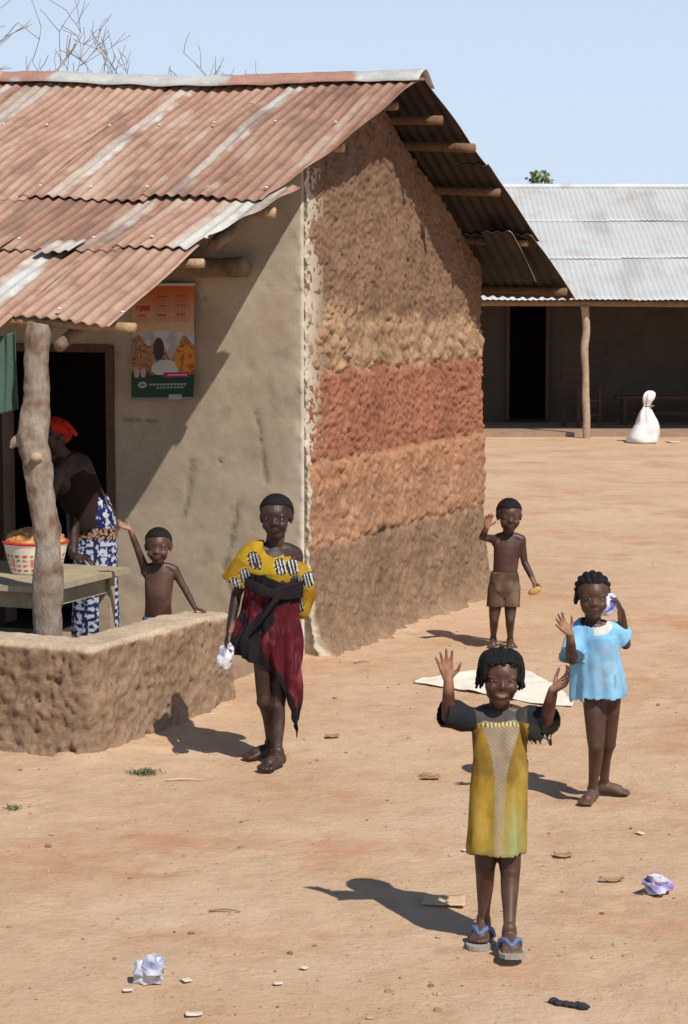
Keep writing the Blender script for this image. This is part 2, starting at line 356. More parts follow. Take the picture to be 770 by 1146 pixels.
def mudcol(P, z, a):
    n1 = fnoise(P, 2.2, 4, 3); n2 = fnoise(P, 9, 3, 9)
    zz = z + .035 * n2 + .03 * n1
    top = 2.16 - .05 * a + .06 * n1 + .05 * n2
    c = np.tile(np.array([.225, .145, .092]), (len(P), 1))
    c = lerp(c, (.34, .19, .11), sm(zz, .66, .71))
    c = lerp(c, (.36, .19, .105), sm(zz, 1.0, 1.05))
    c = lerp(c, (.280, .122, .072), sm(zz, 1.19, 1.23))
    c = lerp(c, (.335, .215, .13), sm(zz, 1.74, 1.79))
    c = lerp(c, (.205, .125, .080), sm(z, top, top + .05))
    c = lerp(c, (.155, .095, .062), sm(z + .3 * n1, 2.75, 3.1) * .7)  # dark staining near the roof, also standing in for overhang shade
    return c * (1 + .14 * n1 + .12 * n2)[:, None]
def gable():
    st = .0125; na = int(3.4 / st) + 1; nz_ = int(3.75 / st) + 1
    A = np.linspace(0, 3.4, na); V = []; 
    ztop = zroof(A, 0) - .05
    T = np.linspace(0, 1, nz_); Z = -.05 + (ztop[:, None] + .05) * T[None, :]
    AA = np.repeat(A[:, None], nz_, 1); P = np.stack([AA.ravel(), np.zeros(AA.size), Z.ravel()], -1)
    a = P[:, 0]; z = P[:, 2]
    wp = np.stack([fnoise(P, 7, 2, 41), np.zeros(len(P)), fnoise(P, 7, 2, 55)], -1) * .045; PW = (P + wp) * np.array([.85, 1, 1.1])
    v1 = vor(PW, 9.0, 1); v2 = vor(PW, 19, 4); f = fnoise(P, 6, 4, 2); fl = fnoise(P, 1.1, 2, 8); ff = fnoise(P, 30, 3, 5)
    lump = .03 * (1 - np.clip(v1[:, 0] * 1.6, 0, 1) ** 2); crack = sm(v1[:, 1] - v1[:, 0], 0, .16)
    lump2 = .016 * (1 - np.clip(v2[:, 0] * 1.6, 0, 1) ** 2)
    zz = z + .03 * f
    big = sm(zz, 1.74, 1.8) * (1 - sm(z, 2.12 - .05 * a + .1 * f, 2.2 - .05 * a + .1 * f))
    mid = sm(zz, .66, .7) * (1 - sm(zz, 1.18, 1.22)); red = sm(zz, 1.18, 1.22) * (1 - sm(zz, 1.74, 1.8)); low = 1 - sm(zz, .66, .7)
    hi = 1 - np.clip(big + mid + red + low, 0, 1)
    d = (big * 1.2 + mid * .75 + low * .6) * (lump * crack * (.75 + .5 * f) + .6 * lump2) + red * (.9 * lump2 + .010 * ff + .006) + hi * (.012 * f + .009 * ff)
    # wide course undercuts
    for zc in (.68, 1.20, 1.76): d = d - .012 * np.exp(-((zz - zc) / .018) ** 2)
    d = d + low * .03 * (1 - z / .7) + .015 * low + .02 * mid + .02 * fl + .006 * ff
    # pits of the eroded upper wall
    vp = vor(P * np.array([1.3, 1, .8]), 15, 7); pit = (vp[:, 0] < .22) & (ff > -.25)
    d = d - .02 * hi * pit
    # run-off gullies and the vertical crack of the red course
    for ac, w_, z0 in ((.9, .018, 2.0), (1.05, .05, 1.95), (1.55, .02, 2.3)):
        d = d - .02 * np.exp(-((a - ac - .02 * f) / w_) ** 2) * sm(z, z0, z0 + .1) * (1 - sm(z, z0 + .8, z0 + 1.1))
    d = d - .016 * np.exp(-((a - 1.62 - .015 * f) / .014) ** 2) * red
    # rounded end at the far corner and rough skirting at the foot
    d = d - .06 * sm(a, 3.32, 3.4)
    d = d + (.10 + .06 * f + .04 * fl) * np.exp(-np.clip(z, 0, 9) / .09) + .03 * np.exp(-np.clip(z, 0, 9) / .3)
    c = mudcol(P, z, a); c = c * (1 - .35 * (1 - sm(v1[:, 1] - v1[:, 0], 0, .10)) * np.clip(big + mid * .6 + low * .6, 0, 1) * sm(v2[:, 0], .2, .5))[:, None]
    c = lerp(c, (.36, .235, .145), np.exp(-np.clip(z - .02 * f, 0, 9) / .05) * .5)
    gp = vor(P, 34, 3)[:, 0]; c = c * (1 - .4 * (gp < .16) * (ff > -.1))[:, None]; d = d - .006 * (gp < .16) * (ff > -.1)
    c = c * (1 - .5 * (hi * pit))[:, None]
    # plaster lapping round the corner, jagged edge
    ed = .055 + .03 * fnoise(P, 5, 3, 12) + .012 * ff
    pl = 1 - sm(a, ed - .008, ed + .008)
    c = lerp(c, (.50, .44, .345), pl * .92); d = d * (1 - .5 * pl) + (.010 + .012 * ff + .010 * f) * pl
    # dark damp mark
    c = lerp(c, (.05, .035, .03), np.exp(-(((a - 1.25) / .05) ** 2 + ((z - .70) / .025) ** 2)) * .8)
    V = WA(a, -d, z)
    Fo = grid_faces(na, nz_)[:, ::-1]
    # inner skin and rim
    n0 = len(V); V2 = WA(AA.ravel(), np.full(AA.size, .34), Z.ravel()).reshape(na, nz_, 3)
    idx = np.arange(na * nz_).reshape(na, nz_)
    ring = list(idx[:, 0]) + list(idx[-1, 1:]) + list(idx[-2::-1, -1]) + list(idx[0, -2:0:-1])
    Vr = V2.reshape(-1, 3)[ring]; m = len(ring)
    Vall = np.concatenate([V, Vr]); fs = [tuple(x) for x in Fo]
    for k in range(m):
        k2 = (k + 1) % m; fs.append((ring[k2], ring[k], n0 + k, n0 + k2))
    fs.append(tuple(n0 + k for k in range(m)))
    cols = np.concatenate([c, np.tile([.2, .13, .09], (m, 1))])
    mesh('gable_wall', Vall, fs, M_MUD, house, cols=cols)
gable()
DL0, DL1, DH = 1.29, 2.20, 1.915
def facade():
    st = .02; L = np.arange(-.004, 4.6, st); Zs = np.arange(-.05, 3.35, st)
    # snap the door opening onto grid lines
    i0 = np.argmin(abs(L - DL0)); i1 = np.argmin(abs(L - DL1)); k1 = np.argmin(abs(Zs - DH)); L[i0], L[i1], Zs[k1] = DL0, DL1, DH
    LL, ZZg = np.meshgrid(L, Zs, indexing='ij'); P = np.stack([LL.ravel(), np.zeros(LL.size), ZZg.ravel()], -1)
    f = fnoise(P, 2.0, 4, 21); f2 = fnoise(P, 14, 3, 5); f3 = fnoise(P, .7, 2, 31)
    d = .008 * f + .002 * f2 + .012
    hole = (vor(P, 7, 3)[:, 0] < .07) & (f2 > .1); d = d - .02 * hole
    l = P[:, 0]; z = P[:, 2]
    edge = np.exp(-l / .03); d = d + .014 * edge * f2
    d = d + .05 * np.exp(-np.clip(z, 0, 9) / .1)
    zt = zroof(.0, l) - .06
    Zc = np.minimum(z, zt)
    c = np.tile(np.array([.36, .30, .22]), (len(P), 1)) * (1 + .10 * f + .05 * f2 + .06 * f3)[:, None]
    c = lerp(c, (.46, .41, .32), sm(f3 + .4 * f, .15, .6) * .5)
    c = lerp(c, (.22, .175, .12), sm(f + .5 * f2 - .1 * z, .25, .6) * .35)
    c = lerp(c, (.33, .23, .15), np.exp(-np.clip(z, 0, 9) / .22) * .7)
    c = lerp(c, (.54, .49, .40), np.exp(-l / .035) * .8)
    # hairline cracks in the plaster
    for (l0, z0, l1, z1) in ((1.22, 1.46, .98, 1.44), (.42, .95, .52, .55), (.52, .55, .47, .38), (.8, .85, .74, 1.2), (.3, 1.5, .24, 1.1)):
        t = np.clip(((l - l0) * (l1 - l0) + (z - z0) * (z1 - z0)) / ((l1 - l0) ** 2 + (z1 - z0) ** 2), 0, 1)
        dd = np.hypot(l - l0 - t * (l1 - l0) + .02 * f2, z - z0 - t * (z1 - z0) + .02 * f2)
        k = np.exp(-(dd / .012) ** 2); c = lerp(c, (.10, .08, .06), k * .75); d = d - .008 * k
    Vf = WA(-d, l, Zc); nL, nZ = len(L), len(Zs); idx = np.arange(nL * nZ).reshape(nL, nZ)
    fs = []
    for i in range(nL - 1):
        for k in range(nZ - 1):
            if i0 <= i < i1 and k < k1: continue
            fs.append((idx[i, k], idx[i, k + 1], idx[i + 1, k + 1], idx[i + 1, k]))
    V = [tuple(v) for v in Vf]; cols = [tuple(x) for x in c]
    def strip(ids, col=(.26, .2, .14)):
        b = len(V)
        for j in ids:
            V.append(tuple(np.array(Vf[j]) + HG * (.30 + d[j]))); cols.append(col)
        for q in range(len(ids) - 1): fs.append((ids[q], ids[q + 1], b + q + 1, b + q))
    strip(list(idx[i0, :k1 + 1])); strip(list(idx[i1, :k1 + 1])[::-1]); strip(list(idx[i0:i1 + 1, k1])); strip(list(idx[0, :])[::-1])
    # inner face
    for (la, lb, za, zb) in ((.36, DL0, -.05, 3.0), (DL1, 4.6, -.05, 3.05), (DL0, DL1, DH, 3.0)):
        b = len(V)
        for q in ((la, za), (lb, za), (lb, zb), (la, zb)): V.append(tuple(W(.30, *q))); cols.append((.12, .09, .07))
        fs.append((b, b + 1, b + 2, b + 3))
    mesh('front_wall', V, fs, M_PLASTER, house, cols=np.array(cols))
facade()
def hbox(a0, a1, l0, l1, z0, z1): return box(W((a0 + a1) / 2, (l0 + l1) / 2, (z0 + z1) / 2), ((a1 - a0) / 2, (l1 - l0) / 2, (z1 - z0) / 2), HM)
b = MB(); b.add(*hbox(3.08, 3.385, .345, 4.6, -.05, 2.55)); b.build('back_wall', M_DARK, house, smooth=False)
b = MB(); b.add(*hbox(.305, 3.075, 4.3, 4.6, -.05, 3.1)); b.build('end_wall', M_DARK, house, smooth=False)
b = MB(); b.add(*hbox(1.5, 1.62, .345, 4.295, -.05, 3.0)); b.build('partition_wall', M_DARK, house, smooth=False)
# earth floor of the porch and room
P_ = MB(); P_.add(*hbox(-2.62, .0, .1, 4.4, -.06, .085)); M_FLOOR = mat('beaten earth floor', (.30, .21, .14), .95, .2, 30, .15, 3, .3, 50, .008)
o = mesh('porch_floor', P_.V, P_.F, M_FLOOR, house, smooth=False)
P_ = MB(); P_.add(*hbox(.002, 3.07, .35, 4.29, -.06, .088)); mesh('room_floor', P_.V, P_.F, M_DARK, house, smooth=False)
# door frame
dfm = MB(); fw = .045
dfm.add(*hbox(-.03, .08, DL0 - .005, DL0 + fw, .086, DH)); dfm.add(*hbox(-.03, .08, DL1 - fw, DL1 + .005, .086, DH)); dfm.add(*hbox(-.028, .078, DL0 + fw, DL1 - fw, DH - fw, DH + .004))
dfm.build('door_frame', M_DARKWOOD, house, smooth=False)

# corrugated sheets
PITCHC, AMPC = .078, .0078
def rustcol(a, l, P, seed, galv, strips):
    n = fnoise(P, 2.0, 4, seed); n2 = fnoise(P * np.array([1, 1, 1]), 11, 3, seed + 3)
    Q = np.stack([a * .9, l * 9, np.zeros_like(a)], -1); st = fnoise(Q, 1, 3, seed + 7)
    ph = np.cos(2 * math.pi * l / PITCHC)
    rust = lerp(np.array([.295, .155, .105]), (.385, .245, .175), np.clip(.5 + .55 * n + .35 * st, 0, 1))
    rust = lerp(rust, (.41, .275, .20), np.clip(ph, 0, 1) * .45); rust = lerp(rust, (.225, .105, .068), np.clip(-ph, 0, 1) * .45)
    rust = lerp(rust, (.20, .08, .05), sm(n2 + .5 * st, .45, .9) * .5)
    g_ = np.zeros(len(a)) + galv
    for (lc, hw, s) in strips:
        g_ = np.maximum(g_, s * (1 - sm(np.abs(l - lc + .03 * n2 + .035 * n), hw * .55, hw * 1.1)))
    g_ = np.clip(g_ + (.25 * n2 + .3 * st) * (g_ > .02) * (g_ < .98), 0, 1)
    z = lerp(np.array([.45, .39, .31]), (.47, .465, .44), np.clip(.5 + .7 * st + .6 * n, 0, 1))
    c = lerp(rust, z, g_); tn = math.sin(seed * 12.9) ; c = c * (1 + .13 * tn) * np.array([1, 1 + .03 * tn, 1 + .05 * tn]); blot = fnoise(P * np.array([.6, 1.6, 1]), 3.2, 4, seed + 21); c = lerp(c, (.15, .085, .06), sm(blot, .22, .6) * .55); c = lerp(c, (.46, .38, .30), sm(-blot, .3, .7) * .4)
    return c
M_UNDERSHADE = mat('shade darkened zinc underside', (.032, .024, .019), .8, .25, 12, .2, 3)  # underside coloured near-black to deepen the shade below the sheets
def sheet(name, l0, l1, a0, a1, lift, seed, galv=0., strips=(), skew=0., jag=.012, mat_=None, zfun=zroof, tilt=0., nu_=8, rake=None):
    nL = int((l1 - l0) / PITCHC * nu_) + 2; nA = max(6, int(abs(a1 - a0) / .035)); L = np.linspace(l0, l1, nL); T = np.linspace(0, 1, nA)
    rs = np.random.default_rng(seed)
    aa0 = a0 + skew * (L - l0); j = np.cumsum(rs.normal(0, .002, nL)); j = j - j.mean(); aa0 = aa0 + np.clip(j, -jag, jag)
    Am = aa0[:, None] + (a1 - aa0[:, None]) * T[None, :]; Lm = np.repeat(L[:, None], nA, 1) + rs.normal(0, .004)
    if rake is not None:
        Lm = Lm + (np.interp(Am, rake[0], rake[1]) - l0) * ((l1 - Lm) / (l1 - l0))
    a = Am.ravel(); l = Lm.ravel(); tt = np.tile(T, nL)
    P = np.stack([a, l, np.zeros_like(a)], -1)
    buck = .019 * fnoise(P, 1.5, 2, seed * 1.7)
    z = zfun(a, l) + lift + AMPC * np.cos(2 * math.pi * l / PITCHC) + buck + tilt * (1 - tt)
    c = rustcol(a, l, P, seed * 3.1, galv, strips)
    # nail heads with pale washers
    fs = grid_faces(nL, nA); vw = WA(a, l, z); q = vw[fs[0]]
    if np.cross(q[1] - q[0], q[2] - q[1])[2] < 0: fs = fs[:, ::-1]
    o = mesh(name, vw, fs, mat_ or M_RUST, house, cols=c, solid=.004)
    o.data.materials.append(M_UNDERSHADE); o.modifiers[0].material_offset = 1
    return o
def nails(pts):
    b = MB()
    for a, l, z in pts:
        b.add(*ellipsoid(W(a, l, z), (.012, .012, .007), nu=8, nv=5))
    return b
# front slope: three overlapping rows, the top one longest
LE = -.33
def lband(px, py):
    r = ray(px, py); n = ZZ - RS1 * HG; o = W(RA, 0, RZ); t = np.dot(o - CAMP, n) / np.dot(r, n); q = CAMP + t * r - HN; return float(q @ HL), float(q @ HG)
s1 = [(lband(222, 100)[0], .07, .72), (lband(335, 100)[0], .05, .95), (lband(70, 100)[0], .10, .55), (2.62, .05, .9), (3.4, .06, .8)]
edges = [4.55, 3.78, 3.02, 2.28, 1.52, .72, LE]
for i in range(6):
    sheet('roof_sheet', edges[i + 1] - (.0 if i == 5 else .06), edges[i], -.76 - .02 * (i % 2), RA + .02, .045 + .004 * (i % 2), 11 + i, .0, s1, skew=(.06 if i == 5 else .03), rake=((-.7, .3, RA), (-.09, -.25, -.34)) if i == 5 else None)
edges = [4.55, 3.6, 2.85, 2.05, 1.25, .5, -.17]
s2 = [(.0, .16, 1.), (lband(90, 285)[0], .05, .6), (.62, .03, .5), (1.9, .06, .6)]
for i in range(6):
    sheet('roof_sheet', edges[i + 1] - (.0 if i == 5 else .06), edges[i], -1.52 + .02 * (i % 2), -.5, .024 + .004 * (i % 2), 31 + i, .0, s2, skew=.05, rake=((-1.5, -.5), (.03, -.21)) if i == 5 else None)
edges = [4.5, 3.7, 2.9, 2.15, 1.4, .66, .0]
s3 = [(lband(42, 300)[0] + .02, .10, .85), (2.2, .06, .8)]
for i in range(6):
    sheet('roof_sheet', edges[i + 1] - (.0 if i == 5 else .06), edges[i], -2.46 + .03 * (i % 2), -1.42, .004 + .004 * (i % 2), 51 + i, .0, s3, skew=.14 if i == 5 else .05)
# a short odd offcut lapped over the join
sheet('roof_sheet', .68, .90, -1.62, -1.42, .045, 71, .75, ((.78, .1, .7),), jag=.02)
# back slope
edges = [4.5, 3.6, 2.7, 1.8, .9, -.22]
for i in range(5):
    sheet('roof_sheet', edges[i + 1] - .05, edges[i], 2.25, RA - .02, .04, 81 + i, .0, (), rake=((RA, 2.25), (-.34, -.45)) if i == 4 else None)
edges = [4.5, 3.6, 2.7, 1.8, .9, -.33]
for i in range(5):
    sheet('roof_sheet', edges[i + 1] - .05, edges[i], 3.1, 2.10, .018, 91 + i, .0, (), rake=((2.1, 3.1), (-.46, -.52)) if i == 4 else None)
edges = [4.5, 3.6, 2.7, 1.8, .9, -.42]
for i in range(5):
    sheet('roof_sheet', edges[i + 1] - .05, edges[i], 3.84, 2.95, -.004, 101 + i, .0, (), rake=((2.95, 3.84), (-.51, -.58)) if i == 4 else None)
# ridge cap
def ridge_cap():
    L = np.linspace(LE - .03, 4.6, 120); prof = [(-.14, -.035), (-.10, .0), (-.05, .03), (0, .045), (.05, .022), (.11, -.03), (.16, -.065)]
    a = []; l = []; z = []; c = []
    for li in L:
        n = noise.noise(Vector((li * 2.3, 0, 4))); zz = float(zroof(RA, li)) + .045
        for (da, dz) in prof:
            a.append(RA + da + .02 * n * abs(da) / .1); l.append(li); z.append(zz + dz + .010 * noise.noise(Vector((li * 5, da * 20, 1))))
            q = noise.noise(Vector((li * .9 + 5, 0, 1))) + .3 * noise.noise(Vector((li * 7, da * 10, 1)))
            c.append(np.array([.44, .44, .42]) if q < .12 else np.array([.36, .20, .15]))
    mesh('ridge_cap', WA(a, l, z), grid_faces(len(L), len(prof)), M_RUST, house, cols=np.array(c), solid=-.003)
ridge_cap()
npts = []
for row, (aa, ln) in enumerate(((-.62, 8), (-1.36, 8), (-2.28, 8), (.35, 8))):
    for k in range(ln):
        l = -.05 + k * .39 + random.uniform(-.05, .05); npts.append((aa + random.uniform(-.05, .05), l, float(zroof(aa, l)) + (.062, .04, .02, .062)[row]))
M_NAIL = mat('nail washer', (.62, .6, .57), .5, 0)
for p_ in npts: nails([p_]).build('roof_nail', M_NAIL, house)
# purlin poles under the sheets
def pole(name, p, q, r, m, parent, seed=0, col=(.25, .16, .095), bend=.02, n=12, origin=None, endcol=None):
    p, q = np.array(p), np.array(q); k = 6; rs = np.random.default_rng(seed + 5)
    pts = [p + (q - p) * t + rs.normal(0, bend, 3) * (0 < i < k) * np.array([1, 1, .6]) for i, t in enumerate(np.linspace(0, 1, k + 1))]
    V, Fc = tube(pts, [r * rs.uniform(.9, 1.12) for _ in pts], n=n, sub=5, flat0=True, flat1=True, wob=.12, seed=seed)
    cols = np.tile(np.array(col), (len(V), 1)); 
    if endcol is not None: cols[-2] = endcol; cols[:n] = endcol
    return mesh(name, V, Fc, m, parent, origin=origin, cols=cols)
lt = (.30, .19, .11)
for i, (a, le, r, dz) in enumerate(((-2.31, -.085, .024, .040), (-1.48, -.06, .028, .05), (-.68, -.12, .028, .055), (.25, -.16, .03, .05), (.95, -.24, .03, .06),
                              (1.45, -.36, .035, .05), (1.78, -.47, .037, .05), (2.35, -.46, .037, .05), (3.0, -.46, .032, .05), (3.65, -.56, .034, .055))):
    z = float(zroof(a, 0)) - dz
    pole('purlin', W(a, le, z - .006), W(a, 4.4, float(zroof(a, 4.4)) - dz), r * (.82 if a > .9 else 1), M_BARK, house, 100 + i, (.15, .085, .05) if a > .9 else lt, .012, endcol=(.24, .14, .08) if a > .9 else (.45, .31, .19))
# loose offcut of sheet wired under the back eave, heavy rafter logs of the porch
def zoff(a, l): return zroof(a, l) - .10 - .05 * (np.asarray(a) - 2.8)
sheet('roof_sheet', -.42, -.19, 3.35, 2.75, 0, 120, .7, ((-.2, .1, .9),), zfun=zoff)
pole('rafter_log', W(-.16, .30, 2.395), W(-.14, 1.75, 2.42), .055, M_BARK, house, 7, (.22, .155, .105), .015)
pole('rafter_log', W(-.9, .16, 2.50), W(.02, .36, 2.74), .035, M_BARK, house, 8, (.25, .17, .11), .01)
for l in (.30, 1.6, 3.0):
    pole('rafter_log', W(-2.4, l, float(zroof(-2.4, l)) - .12), W(-.0, l, float(zroof(-.0, l)) - .12), .035, M_BARK, house, 60 + int(l * 10), (.2, .14, .095), .012)

# porch post: a debarked crooked trunk standing just inside the low wall
post = thing('porch_post', 'crooked grey tree trunk post holding up the porch roof', 'post', W(-2.36, .42, 0))
pp = [W(-2.36, 0.420, -.02), W(-2.36, 0.410, .45), W(-2.36, 0.405, .8), W(-2.36, 0.410, 1.02), W(-2.36, 0.455, 1.28), W(-2.36, 0.480, 1.5), W(-2.36, 0.455, 1.72), W(-2.36, 0.460, 1.90), W(-2.34, 0.445, 2.075)]
V, Fc = tube(pp, [.078, .077, .074, .071, .073, .082, .068, .066, .062], n=40, sub=16, flat0=True, flat1=True, wob=.24, seed=3)
V = np.array(V); nn = fnoise(V, 9, 4, 2); kn = vor(V * np.array([1, 1, .7]), 7, 9)[:, 0]
V = V + np.array([unit(v - W(-2.36, .45, v[2])) for v in V]) * (.006 * fnoise(V * np.array([1, 1, .25]), 26, 3, 5))[:, None]; c = lerp(np.tile(np.array([.25, .20, .155]), (len(V), 1)), (.15, .09, .06), sm(nn, .1, .5) * .75); c = lerp(c, (.17, .085, .05), (kn < .16) * .6); c = lerp(c, (.36, .32, .27), sm(-nn, .1, .6) * .5)
mesh('trunk', V, Fc, M_BARK, post, cols=c)
V, Fc = tube([W(-2.36, .535, 1.5), W(-2.38, .575, 1.47), W(-2.39, .59, 1.45)], [.035, .028, .012], n=12, wob=.2); mesh('branch_stub', V, Fc, M_BARK, post, cols=np.tile([.3, .25, .2], (len(V), 1)))
V, Fc = tube([W(-2.42, .425, 1.40), W(-2.455, .42, 1.405)], [.03, .024], n=12, wob=.2, flat1=True); mesh('branch_stub', V, Fc, M_BARK, post, cols=np.tile([.42, .30, .2], (len(V), 1)))

# low mud wall round the porch
def low_wall():
    OUT = [(-2.76, 3.2), (-2.83, 1.6), (-2.90, .55), (-2.935, .12), (-2.955, -.06), (-2.955, -.125), (-2.935, -.17), (-2.87, -.185), (-2.70, -.19), (-2.2, -.20), (-1.75, -.195), (-1.5, -.185), (-1.33, -.175)]
    P, _ = crspline([np.array([a, l, 0]) for a, l in OUT], [1] * len(OUT), 12); P = [p for i, p in enumerate(P) if i % 2 == 0 or i == len(P) - 1]
    P = np.array(P); s = np.concatenate([[0], np.cumsum(np.linalg.norm(np.diff(P, axis=0), axis=1))]); n = int(s[-1] / .0125)
    S = np.linspace(0, s[-1], n); P = np.stack([np.interp(S, s, P[:, k]) for k in range(3)], -1)
    T = np.gradient(P, axis=0); T /= np.linalg.norm(T, axis=1)[:, None]
    Nn = np.stack([T[:, 1], -T[:, 0], 0 * T[:, 0]], -1)        # candidate inward
    if Nn[n // 6, 0] < 0: Nn = -Nn
    t = .26; end = S[-1] - S; hw = t / 2 * np.sqrt(np.clip(1 - np.clip(1 - end / .13, 0, 1) ** 2, 1e-4, 1))
    C = P + Nn * t / 2
    top = np.interp(S, [0, S[-1] * .45, S[-1] * .62, S[-1] * .75, S[-1] * .9, S[-1]], [.54, .545, .54, .54, .53, .49])
    prof = []
    for z in np.linspace(0, 1, 40): prof.append((-1 - .22 * (1 - z) ** 2, z * .94))                # outer face
    for a in np.linspace(0, math.pi / 2, 7)[1:]: prof.append((-1 + .16 * (1 - math.cos(a)), .94 + .06 * math.sin(a)))
    for u in np.linspace(-.84, .72, 10)[1:-1]: prof.append((u, 1.003))
    for a in np.linspace(math.pi / 2, 0, 5): prof.append((1 - .28 * (1 - math.cos(a)), .9 + .1 * math.sin(a)))
    for z in np.linspace(.9, 0, 8)[1:]: prof.append((1, z))
    m = len(prof); pr = np.array(prof)
    base = C[:, None, :] + Nn[:, None, :] * (pr[None, :, 0] * hw[:, None])[..., None]
    Zz = -.03 + (top[:, None] + .03) * pr[None, :, 1] + 0 * S[:, None]
    a = base[..., 0].ravel(); l = base[..., 1].ravel(); z = Zz.ravel(); Q = np.stack([a, l, z], -1)
    f = fnoise(Q, 5, 4, 7); ff = fnoise(Q, 26, 3, 3); QW = Q + np.stack([fnoise(Q, 8, 2, 14), fnoise(Q, 8, 2, 24), fnoise(Q, 8, 2, 34)], -1) * .04; v = vor(QW, 12, 2); v2 = vor(QW, 26, 5)
    outer = np.tile((np.arange(m) < 42).astype(float), n)
    d = outer * (.010 * (1 - np.clip(v[:, 0] * 1.5, 0, 1) ** 2) * sm(v[:, 1] - v[:, 0], 0, .14) + .009 * (1 - np.clip(v2[:, 0] * 1.5, 0, 1) ** 2) + .012 * f + .008 * ff) + (1 - outer) * .008 * f
    chip = (vor(Q, 8, 13)[:, 0] < .2) & (f > .15); d = d - outer * .02 * chip
    off = -(Nn[:, None, :] * np.sign(pr[None, :, 0:1])).reshape(-1, 3) * -d[:, None]
    isn = np.tile((np.abs(pr[:, 0]) > .8), n)
    a = a + off[:, 0] * isn; l = l + off[:, 1] * isn; z = z + np.where(isn, 0, d + .006 * ff)
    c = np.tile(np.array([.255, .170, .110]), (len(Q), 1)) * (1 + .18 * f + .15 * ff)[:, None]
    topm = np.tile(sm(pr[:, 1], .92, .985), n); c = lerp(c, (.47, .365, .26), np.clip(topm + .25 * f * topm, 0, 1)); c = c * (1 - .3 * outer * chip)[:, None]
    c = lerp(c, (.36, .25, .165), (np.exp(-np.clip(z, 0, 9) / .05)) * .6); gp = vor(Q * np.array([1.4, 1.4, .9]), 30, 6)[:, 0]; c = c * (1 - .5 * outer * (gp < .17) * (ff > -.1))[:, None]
    fs = grid_faces(n, m)
    org = W(-2.4, 0, 0)
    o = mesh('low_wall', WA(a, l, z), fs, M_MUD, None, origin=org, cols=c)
    tag(o, 'low rounded mud wall with pale smooth top around the house porch', 'wall')
low_wall()
# ------------------------------------------------------------------ house across the yard
BY = 37.2
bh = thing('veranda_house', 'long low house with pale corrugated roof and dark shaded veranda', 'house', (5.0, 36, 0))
def zbr(y): return 2.24 + (y - 33.9) * (4.15 - 2.24) / (38.9 - 33.9)
bl, br = -1.5, 14.0
b = MB()
for x0, x1 in ((-1.5, 2.80), (3.55, 14.0)): b.add(*box(((x0 + x1) / 2, BY + .15, 1.7), ((x1 - x0) / 2, .15, 1.8)))
b.add(*box((3.175, BY + .15, 2.95), (.375, .149, .55)))
cw = [(.24, .21, .165)] * 24
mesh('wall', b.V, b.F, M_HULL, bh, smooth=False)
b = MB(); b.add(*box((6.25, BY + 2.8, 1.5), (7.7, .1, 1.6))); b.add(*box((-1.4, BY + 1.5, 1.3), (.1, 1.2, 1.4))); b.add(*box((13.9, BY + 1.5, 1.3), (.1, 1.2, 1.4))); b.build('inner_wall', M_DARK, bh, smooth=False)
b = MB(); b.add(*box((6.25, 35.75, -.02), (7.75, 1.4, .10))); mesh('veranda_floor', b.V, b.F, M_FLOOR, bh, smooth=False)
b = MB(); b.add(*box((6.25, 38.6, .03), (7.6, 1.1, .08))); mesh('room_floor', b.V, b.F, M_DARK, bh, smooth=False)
b = MB(); b.add(*box((2.83, BY - .03, 1.12), (.03, .06, 1.0))); b.add(*box((3.52, BY - .03, 1.12), (.03, .06, 1.0))); b.add(*box((3.175, BY - .03, 2.15), (.374, .058, .035))); b.build('door_frame', M_DARKWOOD, bh, smooth=False)
# shuttered window of plank boards further along the wall
b = MB()
for k in range(4): b.add(*box((6.3 + k * .16, BY - .03, 1.55), (.077, .025, .42)))
b.build('window_shutter', M_DARKWOOD, bh, smooth=False)
def back_roof(y0, y1, x0, x1, name, seed, lift=0):
    n = int((x1 - x0) / .09 * 4) + 1; L = np.linspace(x0, x1, n); T = np.linspace(y0, y1, 14)
    XX, YY = np.meshgrid(L, T, indexing='ij'); P = np.stack([XX.ravel(), YY.ravel(), np.zeros(XX.size)], -1)
    z = (zbr(YY) if y1 < 39 else zbr(38.9) - (YY - 38.9) * .4) + .008 * np.cos(2 * math.pi * XX / .09) + lift
    z = z.ravel() + .012 * fnoise(P, 1.1, 2, seed)
    n1 = fnoise(P * np.array([1.6, .35, 1]), 1.0, 4, seed); c = lerp(np.tile(np.array([.46, .47, .465]), (len(P), 1)), (.32, .30, .275), sm(n1, .1, .7) * .5)
    c = lerp(c, (.40, .30, .22), sm(fnoise(P, 2.4, 3, seed + 9), .4, .8) * .45)
    mesh(name, np.stack([XX.ravel(), YY.ravel(), z], -1), grid_faces(n, 14)[:, ::-1], M_ZINCV, bh, cols=c, solid=.004)
M_ZINCV = mat('sun bleached zinc', None, .55, .06, 25, .08, 2, spec=.4)
for i, (y0, y1) in enumerate(((33.75, 35.7), (35.5, 37.4), (37.2, 38.95))):
    for k in range(5):
        x0 = bl - .4 + k * 3.2; back_roof(y0 + random.uniform(-.03, .03), y1, x0, x0 + 3.26, 'roof_sheet', i * 7 + k + .5, .02 * i + .005 * (k % 2))
back_roof(38.85, 43.5, bl - .4, br + .3, 'rear_roof', 77, 0)
b = MB(); V, Fc = tube([(bl - .4, 38.9, zbr(38.9) + .05), (5, 38.9, zbr(38.9) + .06), (br + .3, 38.9, zbr(38.9) + .05)], [.06] * 3, n=8); b.add(V, Fc); b.build('ridge_cap', M_ZINC, bh)
pole('eave_beam', (bl, 34.02, 2.13), (br, 34.02, 2.13), .05, M_BARK, bh, 9, (.25, .17, .11), .015)
for i, x in enumerate((.6, 7.2, 10.4)): pole('veranda_post', (x, 34.02, -.02), (x + .05, 34.02, 2.1), .055, M_BARK, bh, 30 + i, (.30, .21, .14), .012)
